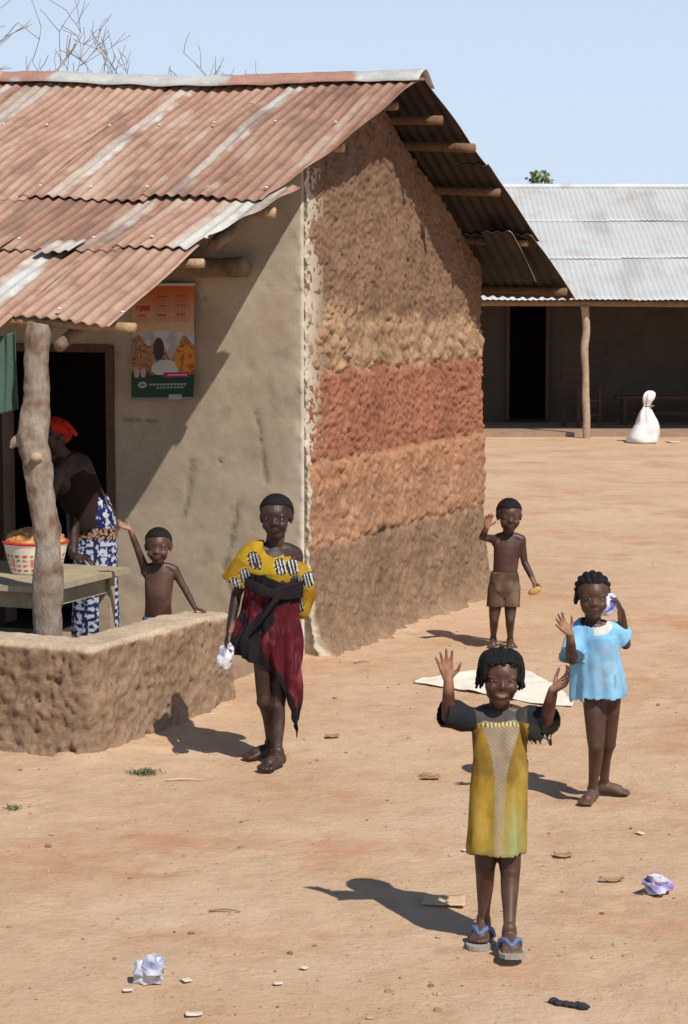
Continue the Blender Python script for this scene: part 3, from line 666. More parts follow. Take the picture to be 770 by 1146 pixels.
pole('veranda_post', G(656, 490) * np.array([1, 0, 0]) + np.array([-.02, 34.02, -.02]), (3.80, 34.02, 2.1), .058, M_BARK, bh, 41, (.38, .275, .19), .014)

# chair on the veranda
def chair(x, y, z, rz):
    t = thing('wooden_chair', 'dark wooden chair in the shade of the far veranda behind the post', 'chair', (x, y, z))
    R = np.array([[math.cos(rz), -math.sin(rz), 0], [math.sin(rz), math.cos(rz), 0], [0, 0, 1]])
    o = np.array([x, y, z])
    def bx(n, c, h, m=None): mesh(n, *box(o + R @ np.array(c), h, R), m or M_CHAIR, t, smooth=False)
    bx('seat', (0, 0, .44), (.24, .24, .02))
    for sx in (-1, 1):
        bx('leg', (.21 * sx, -.21, .21), (.022, .022, .21)); bx('leg', (.21 * sx, .215, .21), (.022, .022, .21))
        bx('back_post', (.21 * sx, .235, .70), (.022, .018, .28))
        bx('armrest', (.21 * sx, 0, .64), (.025, .215, .015)); bx('arm_post', (.21 * sx, -.2, .542), (.02, .02, .082))
    for z_ in (.66, .80, .93): bx('back_slat', (0, .24, z_), (.188, .012, .04))
    bx('stretcher', (0, -.21, .2), (.188, .014, .02))
M_CHAIR = mat('dark varnished wood', (.075, .033, .022), .6, .2, 30)
chair(3.98, 35.9, .08, .5)
# bench on the veranda, right
t = thing('wooden_bench', 'low dark wooden bench against the veranda wall behind the white sack', 'bench', (5.6, 36.4, .08))
mesh('seat', *box((5.6, 36.4, .55), (1.0, .18, .025)), M_CHAIR, t, smooth=False)
for x in (4.75, 6.45):
    for y in (36.27, 36.53): mesh('leg', *box((x, y, .302), (.03, .03, .222)), M_CHAIR, t, smooth=False)
mesh('stretcher', *box((5.6, 36.4, .27), (.82, .02, .025)), M_CHAIR, t, smooth=False)

# tied white sack standing in the sun
def sack():
    o = G(722, 496); n = 40; V = []; prof = [(0, .24), (.03, .285), (.12, .28), (.24, .25), (.36, .19), (.46, .125), (.53, .075), (.565, .06), (.60, .075), (.66, .115), (.71, .12), (.755, .10), (.785, .05), (.79, .0)]
    H_ = []
    for (z, r) in prof:
        H_.append((z, r))
    zs = np.linspace(0, 1, 34); pz = np.interp(zs, np.linspace(0, 1, len(prof)), [p[0] for p in prof]); prr = np.interp(zs, np.linspace(0, 1, len(prof)), [p[1] for p in prof])
    for z, r in zip(pz, prr):
        for k in range(n):
            a = 2 * math.pi * k / n
            fold = .15 * math.sin(5 * a + z * 4) * sm(z, .1, .5) + .10 * math.sin(9 * a + 1 + z * 7) * sm(z, .2, .55)
            nn = noise.noise(Vector((math.cos(a) * 1.5, math.sin(a) * 1.5, z * 5))) * .22
            rr = r * (1 + fold + nn)
            lean = -.10 * (1 - z / .8) ** 2 * math.cos(a) * 0
            x = rr * math.cos(a) * (1.0 if math.cos(a) > 0 else 1.0 + .30 * (1 - z / .5) * (z < .5)); y = rr * math.sin(a) * .8
            V.append((o[0] + x * .76 + .05 * (z / .8) + .02 * math.sin(z * 9), o[1] + y, max(.004, z * 1.02 + .004)))
    fs = grid_faces(len(zs), n).tolist()
    fs += [[j * n + n - 1, (j + 1) * n + n - 1, (j + 1) * n, j * n] for j in range(len(zs) - 1)]
    t = thing('tied_sack', 'full white woven sack tied at the neck standing in the yard', 'sack', o)
    mesh('sack_body', V, fs, M_SACK, t)
    Vt, Ft = tube([(o[0] + .045 + .075 * math.cos(a), o[1] + .06 * math.sin(a), .575 + .01 * math.sin(a)) for a in np.linspace(0, 2 * math.pi, 14)], [.012] * 14, n=6, sub=2)
    mesh('tie_string', Vt, Ft, M_TWIG, t)
sack()

# ------------------------------------------------------------------ trees behind
def bare_tree(name, base, h, label, seed, spread=.6, twig=5, lean=(0, 0)):
    rs = random.Random(seed); t = thing(name, label, 'tree', base)
    tr = MB(); cr = MB()
    def grow(p, d, L, r, lev, mb):
        k = 3; pts = [p]; q = p
        for i in range(k):
            d = unit(d + np.array([rs.gauss(0, .13), rs.gauss(0, .13), rs.gauss(.02, .1)])); q = q + d * L / k; pts.append(q)
        rr = [max(.0075, r * (1 - .45 * i / k)) for i in range(k + 1)]
        V, Fc = tube(pts, rr, n=5 if lev > 1 else 8, sub=1, flat0=True, flat1=True); mb.add(V, Fc)
        if lev >= twig: return
        for c in range(rs.choice((2, 3, 3)) if lev else 4):
            st = pts[rs.choice((1, 2, 3, 3))] if lev else pts[rs.choice((2, 3, 3))]
            a = rs.uniform(0, 2 * math.pi); nd = unit(d * rs.uniform(.6, 1) + spread * np.array([math.cos(a), math.sin(a), rs.uniform(-.1, .5)]))
            grow(st, nd, L * rs.uniform(.55, .8), rr[-1] * rs.uniform(.5, .75), lev + 1, cr)
    grow(np.array(base, float), unit(np.array([lean[0], lean[1], 1.])), h * .42, h * .022, 0, tr)
    tr.build('trunk', M_TWIGP, t); cr.build('crown', M_TWIGP, t)
M_TWIGP = mat('pale bare twigs', (.24, .20, .18), .9, .2, 10)
p = JY(128, 90, 48); bare_tree('bare_tree', (p[0] - .3, 48, 0), 8.2, 'wide leafless tree showing above the middle of the rusty roof ridge', 3, .7, 5)
p = JY(22, 90, 44); bare_tree('bare_tree', (p[0], 44, 0), 8.6, 'slender leafless tree rising above the far left end of the ridge', 12, .55, 5)
p = JY(165, 90, 50); bare_tree('bare_tree', (p[0], 50, 0), 7.5, 'small leafless tree above the ridge, rightmost of the bare trees', 21, .55, 5)
# green crown peeping over the far roof
def leafy(base, h, R, label, seed):
    rs = np.random.default_rng(seed); t = thing('leafy_tree', label, 'tree', base); base = np.array(base, float)
    tr = MB(); top = base + np.array([0, 0, h * .62]); tr.add(*tube([base, base + np.array([.1, 0, h * .3]), top], [.16, .13, .08], n=8))
    for k in range(6):
        a = k * 1.05; tr.add(*tube([base + np.array([.1, 0, h * .45]), top + np.array([math.cos(a) * R * .5, math.sin(a) * R * .5, h * .15])], [.06, .02], n=6))
    tr.build('trunk', M_TWIGP, t)
    V = []; fs = []
    cl = [(top + np.array([rs.normal(0, R * .45), rs.normal(0, R * .45), rs.normal(h * .12, h * .10)]), rs.uniform(.25, .5) * R) for _ in range(26)]
    for c, r in cl:
        for _ in range(170):
            d = unit(rs.normal(0, 1, 3)); q = c + d * r * rs.uniform(.4, 1.05); u = unit(rs.normal(0, 1, 3)) * .10; v = unit(np.cross(u, rs.normal(0, 1, 3))) * .05; b0 = len(V)
            V += [q - u, q + v, q + u, q - v]; fs.append((b0, b0 + 1, b0 + 2, b0 + 3))
    mesh('crown', V, fs, mat('pale distant leaf', (.16, .19, .10), .7, .3, 20), t, smooth=False)
p = JY(580, 214, 62); leafy((p[0], 62, 0), 5.6, 1.0, 'green leafy tree top peeping over the pale roof of the far house', 5)

# ------------------------------------------------------------------ porch things: table, basket, calendar, cloth
tb = thing('wooden_table', 'rough weathered wooden table on the porch behind the post', 'table', W(-1.75, .9, .085))
b = MB()
for k in range(3): b.add(*hbox(-2.22, -1.30, .50 + k * .32, .50 + k * .32 + .312, .675, .705))
V = np.array(b.V); V = V + RNG.normal(0, .002, V.shape); mesh('tabletop', V, b.F, M_TABLE, tb, smooth=False)
for a, l in ((-2.12, .58), (-1.42, .58), (-2.12, 1.36), (-1.42, 1.36)): mesh('leg', *hbox(a - .03, a + .03, l - .035, l + .035, .085, .674), M_TABLE, tb, smooth=False)
mesh('apron', *hbox(-2.09, -1.45, .565, .595, .575, .672), M_TABLE, tb, smooth=False); mesh('apron', *hbox(-2.135, -2.105, .62, 1.32, .575, .672), M_TABLE, tb, smooth=False)
mesh('apron', *hbox(-2.09, -1.45, 1.345, 1.375, .575, .672), M_TABLE, tb, smooth=False); mesh('apron', *hbox(-1.435, -1.405, .62, 1.32, .575, .672), M_TABLE, tb, smooth=False)
def basket():
    o = W(-1.70, .865, .706); t = thing('food_basin', 'white basin with red printed pattern heaped with orange food on the porch table', 'basin', o)
    n = 64; prof = [(0, .0), (.125, .0), (.135, .01), (.145, .05), (.157, .10), (.168, .15), (.175, .17)]
    pz = np.interp(np.linspace(0, 1, 40), np.linspace(0, 1, 7), [p[1] if True else 0 for p in prof]); pr = np.interp(np.linspace(0, 1, 40), np.linspace(0, 1, 7), [p[0] for p in prof])
    V = []; c = []
    for z, r in zip(pz, pr):
        for k in range(n):
            a = 2 * math.pi * k / n; V.append(o + np.array([r * math.cos(a), r * math.sin(a), z]))
            q = math.cos(a * 20 + z * 120) * math.cos(a * 20 - z * 120); big = math.sin(a * 5 + .8) > -.1
            red = q > .15 and .012 < z < .12; grn = red and math.sin(a * 10 + z * 40) > .9
            c.append((.08, .2, .06) if grn else ((.55, .05, .03) if red else (.72, .66, .52)))
    fs = grid_faces(40, n).tolist() + [[j * n + n - 1, (j + 1) * n + n - 1, (j + 1) * n, j * n] for j in range(39)]
    mesh('basin_body', V, fs, M_BASKET, t, cols=np.array(c), solid=.004)
    V, Fc = tube([o + np.array([.176 * math.cos(a), .176 * math.sin(a), .172]) for a in np.linspace(0, 2 * math.pi, 40)], [.008] * 40, n=8, sub=1); mesh('rim', V, Fc, mat('red enamel', (.50, .035, .02), .4, .1), t)
    V, Fc = ellipsoid(o + np.array([0, 0, .165]), (.166, .166, .085), nu=60, nv=36); V = np.array(V); nn = fnoise(V, 30, 3); v = vor(V, 38)
    V = V + (V - o - np.array([0, 0, .165])) * (.10 * (1 - v[:, 0:1] * 2)); c = lerp(np.tile(np.array([.42, .17, .045]), (len(V), 1)), (.60, .38, .13), sm(nn, -.2, .5))
    mesh('heaped_food', V, Fc, M_BASKET, t, cols=c)
basket()
def calendar():
    # survey of the four corners on the plastered wall
    l0, l1, z0, z1 = 1.135, .705, 1.585, 2.29
    t = thing('wall_calendar', 'orange, picture and green advertising calendar hanging on the plastered wall', 'calendar', W(-.05, .92, z0))
    nx, ny = 150, 240; u = np.linspace(0, 1, nx); v = np.linspace(0, 1, ny); U, Vv = np.meshgrid(u, v, indexing='ij'); U = U.ravel(); Vv = Vv.ravel()
    a = -.045 - .012 * np.sin(U * 3.1) - .02 * (1 - Vv) ** 2 - .006 * np.sin(Vv * 9 + U * 2)
    P = np.stack([U, Vv * 1.6, 0 * U], -1); n1 = fnoise(P, 5, 3, 3); n2 = fnoise(P, 13, 3, 8); cell = vor(P, 6.5, 2)
    # v=1 top
    c = lerp(np.tile(np.array([.60, .36, .22]), (len(U), 1)), (.55, .13, .03), sm(Vv, .72, .98))
    c = lerp(c, (.66, .5, .36), (1 - sm(Vv, .60, .72)) * .6)
    # calendar month blocks as rows of small red print
    for cx in (.17, .50, .80):
        for k, cy in enumerate((.86, .78, .70)):
            if cx == .17 and k == 0: continue
            blk = (np.abs(U - cx) < .125) & (np.abs(Vv - cy) < .030)
            dots = blk & ((np.floor(U * 60) % 3) < 2) & ((np.floor(Vv * 115) % 2) < 1)
            head = (np.abs(U - cx) < .075) & (np.abs(Vv - cy - .037) < .005)
            c[dots] = c[dots] * np.array([.75, .5, .5]); c[head] = (.42, .03, .03)
    hd = (np.abs(U - .19) < .12) & (np.abs(Vv - .80) < .022) & (n2 > -.25); c[hd] = (.45, .04, .05)
    # picture panel with an arched top: bottles, bowls, fruit
    top = .60 - .16 * (U - .5) ** 2; pic = (Vv < top) & (Vv > .215 + .05 * (U - .5) * 2 * 0)
    pc = lerp(np.tile(np.array([.42, .42, .47]), (len(U), 1)), (.60, .60, .62), sm(n1, -.3, .3))
    pal = np.array([[.45, .05, .04], [.55, .22, .04], [.50, .36, .07], [.06, .05, .05], [.58, .56, .5], [.30, .04, .05], [.12, .14, .05]])
    ids = (np.floor((vor(P, 6.5, 2)[:, 1] * 37 + np.round(cell[:, 0] * 2) + np.floor(U * 5) * 3 + np.floor(Vv * 9) * 5)) % 7).astype(int)
    edge = Vv < (.52 - .11 * np.exp(-((U - .62) / .16) ** 2) + .05 * np.sin(U * 17))
    pc[edge] = pal[ids[edge]] * (1 + .4 * n2[edge])[:, None]
    bowl = ((U - .55) / .22) ** 2 + ((Vv - .275) / .07) ** 2 < 1; pc[bowl] = (.62, .61, .60)
    ora = ((U - .86) / .17) ** 2 + ((Vv - .36) / .13) ** 2 < 1; pc[ora] = lerp(np.tile([.62, .30, .04], (ora.sum(), 1)), (.5, .08, .03), sm(n2[ora], -.1, .4))
    drk = ((U - .44) / .09) ** 2 + ((Vv - .44) / .10) ** 2 < 1; pc[drk] = (.05, .05, .06)
    cup = (np.abs(U - .12) < .09) & (np.abs(Vv - .225) < .04); 
    c[pic] = pc[pic]
    grn = (Vv <= .215) & (Vv > .02) | ((Vv < .245) & (U < .3) & (Vv > .02)); c[grn] = (.012, .06, .035)
    for cx in (.09, .20):
        k = (((U - cx) / .045) ** 2 + ((Vv - .235) / .042) ** 2) < 1; c[k] = (.5, .40, .35)
    k = (np.abs(U - .73) < .20) & (np.abs(Vv - .215) < .022); c[k] = (.50, .03, .16); k2 = (np.abs(U - .74) < .15) & (np.abs(Vv - .215) < .006) & ((np.floor(U * 70) % 3) < 2); c[k2] = (.7, .6, .6)
    k = ((U - .19) / .07) ** 2 + ((Vv - .13) / .026) ** 2 < 1; c[k] = (.50, .55, .52); k = ((U - .19) / .045) ** 2 + ((Vv - .13) / .013) ** 2 < 1; c[k] = (.08, .22, .14)
    for cy, w0, w1 in ((.132, .29, .88), (.105, .42, .86)):
        k = (U > w0) & (U < w1) & (np.abs(Vv - cy) < .007) & ((np.floor(U * 75) % 4) < 3); c[k] = (.34, .42, .38)
    c[Vv <= .02] = (.25, .27, .25); k = (Vv <= .045) & (np.abs(U - .72) < .1); c[k] = (.4, .42, .4)
    l = l0 + (l1 - l0) * U; z = z0 + (z1 - z0) * Vv + .012 * (U - .5)
    mesh('printed_sheet', WA(a, l, z), grid_faces(nx, ny), M_PAPER, t, cols=c * .8, solid=.002)  # all print colours dimmed to carry the porch shade
    mesh('hanging_strip', *hbox(-.068, -.042, .70, 1.14, 2.283, 2.298), M_ZINC, t, smooth=False)
    V, Fc = tube([W(-.03, .92, 2.335), W(-.05, .92, 2.335)], [.006, .008], n=8); mesh('nail', V, Fc, M_ZINC, t)
calendar()
def hung_cloth():
    o = W(-2.36, .66, 1.66); n = 50; m = 40; V = []
    for i in range(n):
        for j in range(m):
            u = i / (n - 1); v = j / (m - 1); l = .60 + u * .34; z = 2.04 - v * .40 - .03 * math.sin(u * 5)
            a = -2.33 + .02 * math.sin(u * 19 + v) * (.3 + v) + .012 * math.sin(u * 41)
            V.append(W(a, l, z))
    o = mesh('hanging_cloth', V, grid_faces(n, m), mat('green cloth', (.055, .10, .075), .9, .2, 60), None, origin=o, solid=.004)
    tag(o, 'dark green cloth hanging from the porch eave behind the post', 'cloth')
hung_cloth()

# ------------------------------------------------------------------ things lying on the earth
def crumpled(name, px, py, wx, wy, h, label, cat, cols, seed, mat_=None, group=None):
    rs = np.random.default_rng(seed); p = G(px, py); n = 30; V = []
    V, Fc = ellipsoid((0, 0, 0), (1, 1, 1), nu=15, nv=10); V = np.array(V); f = fnoise(V, 1.4, 2, seed)
    rr = .80 + .45 * f + rs.uniform(-.17, .17, len(V)); V = V * rr[:, None] * np.array([wx / 2, wy / 2, h / 2]); V[:, 2] = np.maximum(V[:, 2] * (1 - .35 * (V[:, 0] / wx)) + h * .40, .003)
    k = fnoise(V, 2.4 / wx, 3, seed + 3); c = lerp(np.tile(np.array(cols[0]), (len(V), 1)), cols[1], sm(k, -.05, .25))
    o = mesh(name, V + np.array([p[0], p[1], gz(p[0], p[1])]), Fc, mat_ or M_PLASTIC, None, origin=(p[0], p[1], gz(p[0], p[1])), cols=c, smooth=False)
    return tag(o, label, cat, group)
crumpled('plastic_bag', 168, 1101, .125, .12, .105, 'crumpled clear white plastic bag lying lower left on the sand', 'plastic bag', ((.50, .51, .57), (.25, .28, .42)), 4, group='plastic bags on the ground')
crumpled('plastic_bag', 735, 1001, .125, .12, .085, 'crumpled white and violet plastic bag on the sand near the right edge', 'plastic bag', ((.52, .50, .58), (.24, .20, .42)), 9, group='plastic bags on the ground')
def scrap(name, px, py, w_, d_, label, cat, col, seed, rz=0., curl=.3, group=None, m=None):
    rs = np.random.default_rng(seed); p = G(px, py); n = 12; k = 8; V = []; z0 = gz(p[0], p[1]); h = w_ * .12 * curl * 2
    c_, s_ = math.cos(rz), math.sin(rz)
    for i in range(n):
        for j in range(k):
            u = i / (n - 1) * 2 - 1; v = j / (k - 1) * 2 - 1
            x = u * w_ / 2 * (1 + .12 * noise.noise(Vector((u, v * 2, seed)))); y = v * d_ / 2 * (1 + .25 * noise.noise(Vector((u * 3, v, seed + 5))))
            z = .006 + h * (u * u * .5 + .6 * max(0, noise.noise(Vector((u * 1.5, v * 1.5, seed + 9)))))
            V.append((p[0] + c_ * x - s_ * y, p[1] + s_ * x + c_ * y, z0 + z))
    o = mesh(name, V, grid_faces(n, k), m or M_LITTER, None, origin=(p[0], p[1], z0), cols=np.tile(np.array(col), (n * k, 1)), solid=-.003)
    return tag(o, label, cat, group)
scrap('cardboard_scrap', 497, 1010, .155, .13, 'flat torn piece of tan cardboard beside the yellow dressed girl\'s shadow', 'cardboard', (.56, .40, .25), 3, -.1, .12)
wg = 'white scraps scattered on the sand'
for (px, py, ww, dd, lb, rz) in ((143, 1112, .04, .03, 'small white paper scrap just left of the lower left plastic bag', .1), (208, 1099, .035, .045, 'small white paper scrap just right of the lower left plastic bag', .5),
        (340, 1084, .03, .03, 'tiny white scrap, upper of the two in the bottom middle', .9), (311, 1102, .036, .028, 'tiny white scrap, lower of the two in the bottom middle', .3),
        (217, 1137, .065, .04, 'cream paper scrap at the very bottom edge of the yard', .1), (716, 935, .03, .05, 'small cream scrap above the right hand plastic bag', .6),
        (520, 953, .03, .03, 'white speck of paper left of the yellow dress hem', .4), (752, 495, .2, .3, 'white scrap at the right edge beyond the white sack', .2)):
    scrap('paper_scrap', px, py, ww * .8, dd * .8, lb, 'paper scrap', (.62, .54, .44), px, rz, .5, wg)
for (px, py, ww, dd, lb, rz) in ((482, 872, .09, .05, 'curled dry brown leaf on the sand left of the yellow dress', .3), (630, 960, .07, .05, 'curled dry tan leaf right of the yellow dress hem', .1), (685, 988, .09, .03, 'thin dry leaf on the sand left of the right hand plastic bag', .05), (372, 826, .07, .05, 'dry leaf litter scrap right of the wrapped girl\'s shins', .2), (476, 868, .05, .05, 'small dry leaf just beside the curled brown one', 1.0)):
    scrap('dry_leaf', px, py, ww, dd, lb, 'leaf', (.33, .20, .11), px + 1, rz, .9, 'dry leaves on the sand')
for i, (px, py, L, rz, lb) in enumerate(((207, 874, .17, .0, 'pale straw stalk lying below the low mud wall'), (252, 1021, .11, -.05, 'short dry twig on the red sand in the lower left'), (405, 745, .10, .3, 'short twig beside the foot of the bare gable wall'))):
    p = G(px, py); V, Fc = tube([(p[0] - L / 2 * math.cos(rz), p[1] - L / 2 * math.sin(rz), gz(p[0], p[1]) + .008), (p[0], p[1] + .008, gz(p[0], p[1]) + .012), (p[0] + L / 2 * math.cos(rz), p[1] + L / 2 * math.sin(rz), gz(p[0], p[1]) + .007)], [.004, .004, .0025], n=6)
    tag(mesh('stick', V, Fc, M_LITTER, None, origin=(p[0], p[1], gz(p[0], p[1])), cols=np.tile(np.array((.58, .42, .27) if i == 0 else (.25, .15, .09)), (len(V), 1))), lb, 'stick')
V = []; Fb = []; p = G(638, 1127)
mb = MB(); rs = random.Random(5)
for k in range(9):
    q = p + np.array([rs.uniform(-.045, .045), 0, 0]); q = p + np.array([(k - 4) * .012, -(k - 4) * .006 + rs.uniform(-.01, .01), .01])
    mb.add(*ellipsoid(q, (rs.uniform(.010, .02), rs.uniform(.008, .014), rs.uniform(.006, .014)), nu=8, nv=6))
V, Fc = remesh(mb.V, mb.F, .003, 1)[0::2]
o = mesh('rag_scrap', V, Fc, mat('black rag', (.03, .03, .035), .9, .3, 80), None, origin=p); tag(o, 'twisted black rag scrap at the bottom edge right of the sandals', 'rag')
def tuft(px, py, n, r, h, label, seed):
    rs = random.Random(seed); p = G(px, py); z = gz(p[0], p[1]); V = []; fs = []
    for _ in range(n):
        a = rs.uniform(0, 6.28); q = np.array([p[0] + rs.gauss(0, r), p[1] + rs.gauss(0, r * .6), z - .003]); L = h * rs.uniform(.4, 1.2); d = np.array([math.cos(a), math.sin(a), 0]); s_ = np.array([-d[1], d[0], 0]) * .0022
        b0 = len(V); m1 = q + d * L * .3 + ZZ * L * .6; e = q + d * L * rs.uniform(.6, 1.0) + ZZ * L * rs.uniform(.45, .8)
        V += [q - s_, q + s_, m1 + s_, m1 - s_, e]; fs += [(b0, b0 + 1, b0 + 2, b0 + 3), (b0 + 3, b0 + 2, b0 + 4)]
    tag(mesh('grass_tuft', V, fs, M_LEAF, None, origin=(p[0], p[1], z), smooth=False), label, 'grass tuft', 'grass tufts on the sand')
tuft(161, 865, 130, .035, .035, 'small green grass tuft below the low mud wall', 2)
tuft(14, 907, 40, .02, .04, 'sparse grass tuft at the left edge of the yard', 3)
tuft(398, 722, 50, .05, .05, 'sparse weeds at the foot of the bare gable wall', 4)
# sun-bleached sheet on the ground at the boy's feet
def ground_sheet():
    C4 = [G(457, 765), G(600, 790), G(648, 794), G(625, 772), G(590, 752), G(530, 752)]
    cen = sum(C4) / len(C4); n = 60; m = 40; V = []
    for i in range(n):
        a = 2 * math.pi * i / n
        # radial boundary of the outline
        best = None
        for k in range(len(C4)):
            p, q = C4[k] - cen, C4[(k + 1) % len(C4)] - cen; d = np.array([math.cos(a), math.sin(a)]); A = np.array([[d[0], -(q - p)[0]], [d[1], -(q - p)[1]]])
            if abs(np.linalg.det(A)) < 1e-9: continue
            t_, s_ = np.linalg.solve(A, p[:2])
            if t_ > 0 and -1e-6 <= s_ <= 1 + 1e-6: best = t_ if best is None else max(best, t_)
        R_ = (best or .3) * (1 + .05 * noise.noise(Vector((math.cos(a) * 3, math.sin(a) * 3, 2))))
        for j in range(m):
            t_ = j / (m - 1); x = cen[0] + math.cos(a) * R_ * t_; y = cen[1] + math.sin(a) * R_ * t_
            z = gz(x, y) + .008 + .014 * max(0, noise.noise(Vector((x * 4, y * 3, 1)))) + .02 * max(0, noise.noise(Vector((x * 9, y * 9, 4)))) * t_
            V.append((x, y, z))
    fs = grid_faces(n, m).tolist() + [[(n - 1) * m + j, j, j + 1, (n - 1) * m + j + 1] for j in range(m - 1)]
    tag(mesh('ground_sheet', V, fs, M_MAT, None, origin=cen, solid=-.004), 'pale sun bleached cloth sheet spread on the sand behind the waving girl', 'cloth sheet')
ground_sheet()
# ------------------------------------------------------------------ people
def basis(yaw=0, pitch=0, roll=0):
    """columns: person's image-right, backwards, up; yaw>0 turns the face to image right."""
    cy, sy = math.cos(yaw), math.sin(yaw); cp, sp = math.cos(pitch), math.sin(pitch); cr, sr = math.cos(roll), math.sin(roll)
    Rz = np.array([[cy, -sy, 0], [sy, cy, 0], [0, 0, 1]]); Rx = np.array([[1, 0, 0], [0, cp, -sp], [0, sp, cp]]); Ry = np.array([[cr, 0, sr], [0, 1, 0], [-sr, 0, cr]])
    return Rz @ Rx @ Ry
class Solid:
    def __init__(s): s.V = []; s.F = []
    def add(s, VF):
        b = len(s.V); s.V += [tuple(v) for v in VF[0]]; s.F += [tuple(i + b for i in f) for f in VF[1]]
    def tube(s, *a, **k): s.add(tube(*a, **k))
    def ell(s, *a, **k): s.add(ellipsoid(*a, **k))
def add_head(S, c, h, M, smile=0.):
    def P(x, y, z): return c + M @ (np.array([x, y, z]) * h)
    def E(x, y, z, a, b_, d): S.ell(P(x, y, z), (a * h, b_ * h, d * h), M)
    E(0, .07, .13, .355, .44, .37); E(0, -.10, .10, .30, .29, .27)
    E(0, -.12, -.10, .290, .275, .31); E(0, -.18, -.355, .16, .16, .135); E(0, -.06, -.26, .255, .24, .16)
    for sx in (-1, 1):
        E(.155 * sx, -.250, -.165 + .03 * smile, .130, .125 + .012 * smile, .12)             # cheek
        E(.135 * sx, -.312, .055, .125, .050, .050)
        E(.135 * sx, -.318, .018, .085, .050, .024); E(.135 * sx, -.312, -.042, .082, .050, .022)           # lids
        E(.345 * sx, .07, -.02, .038, .075, .10); E(.372 * sx, .09, .005, .024, .06, .070); E(.335 * sx, .05, -.10, .03, .045, .05)   # ear
        E(.060 * sx, -.362, -.128, .046, .042, .034)           # nostril
        S.tube([P(.05 * sx, -.358, -.248 + .004 * smile), P(.14 * sx, -.305, -.262 + .036 * smile)], [.026 * h, .016 * h], n=8)
        S.tube([P(.04 * sx, -.355, -.298), P(.13 * sx, -.308, -.275 + .036 * smile)], [.028 * h, .016 * h], n=8)
    S.tube([P(0, -.345, .03), P(0, -.368, -.05), P(0, -.392, -.118)], [.034 * h, .038 * h, .050 * h], n=10)
    E(0, -.355, -.242, .075, .032, .028); E(0, -.350, -.302, .080, .034, .032)
    E(0, -.300, -.26, .15, .06, .09)
def add_hand(S, wrist, d, n, L, thumb, curl=.25, spread=.16, tcurl=.2, fist=0.):
    d = unit(d); n = unit(np.asarray(n, float) - np.dot(n, d) * d); s = np.cross(d, n) * thumb     # s points to the thumb side
    def cap(p, q, r0, r1): S.tube([p, q], [r0, r1], n=10, sub=2)
    S.tube([wrist - d * .08 * L, wrist + d * .12 * L, wrist + d * .36 * L], [(.105 * L,), (.115 * L,), (.10 * L,)], n=12)
    kn = []
    for i in range(4):
        k = 1.5 - i; q = wrist + d * (.50 - .03 * abs(k - .4)) * L + s * k * .112 * L; kn.append((q, k))
        cap(wrist + d * .05 * L + s * k * .055 * L, q, .085 * L, .070 * L)
        if i: cap((kn[i - 1][0] + q) / 2 - d * .30 * L * .5, (kn[i - 1][0] + q) / 2 - d * .02 * L, .075 * L, .062 * L)
    tips = []
    for (q, k), ln in zip(kn, (.44, .50, .46, .36)):
        f = unit(d + s * k * spread); p = q; ang = 0
        for seg, (fr, rr) in enumerate(((.45, .058), (.31, .052), (.24, .045))):
            ang += curl * (1.0, 1.15, .8)[seg] + fist * (1.0, 1.3, .9)[seg]
            dd = f * math.cos(ang) + n * math.sin(ang); e = p + dd * ln * fr * L; cap(p, e, rr * L, rr * .88 * L); p = e
        tips.append(p)
    b0 = wrist + d * .12 * L + s * .12 * L + n * .03 * L; td = unit(d * .55 + s * .85 + n * .25)
    m1 = b0 + td * .24 * L; td2 = unit(td + d * .55 - s * tcurl + n * tcurl); e = m1 + td2 * .17 * L; e2 = e + unit(td2 + d * .1) * .12 * L
    cap(b0, m1, .078 * L, .060 * L); cap(m1, e, .058 * L, .052 * L); cap(e, e2, .052 * L, .040 * L)
    return dict(c=wrist + d * .42 * L, n=n, L=L, d=d, tips=tips, s=s)
def add_foot(S, ankle, z0, d, L):
    d = unit(np.array([d[0], d[1], 0])); s = np.array([-d[1], d[0], 0]); a = np.array([ankle[0], ankle[1], z0])
    hgt = ankle[2] - z0
    S.tube([a + ZZ * hgt + ZZ * .06 * L, a + ZZ * hgt * .8 - d * .03 * L, a + ZZ * .15 * L - d * .12 * L], [.155 * L, .165 * L, .155 * L], n=12)
    S.tube([a + ZZ * .14 * L - d * .13 * L, a + ZZ * .17 * L + d * .15 * L, a + ZZ * .13 * L + d * .42 * L], [(.15 * L), (.165 * L), (.145 * L)], n=12)
    for k in (-1, 0, 1): S.tube([a + ZZ * hgt * .75 + d * .02 * L, a + ZZ * .15 * L + d * .28 * L + s * k * .07 * L, a + ZZ * .085 * L + d * (.52 - .02 * abs(k)) * L + s * k * .125 * L], [.13 * L, .115 * L, .085 * L], n=10)
    for i in range(5):
        k = i - 2; q = a + ZZ * .075 * L + d * (.54 - .022 * k * k * .5) * L + s * k * .078 * L; r = .052 * L if abs(k) < 2 else .058 * L
        S.tube([q, q + d * .11 * L + s * k * .008 * L, q + d * (.17 - .008 * abs(k)) * L - ZZ * .02 * L], [r, r * .95, r * .85], n=8, sub=2)
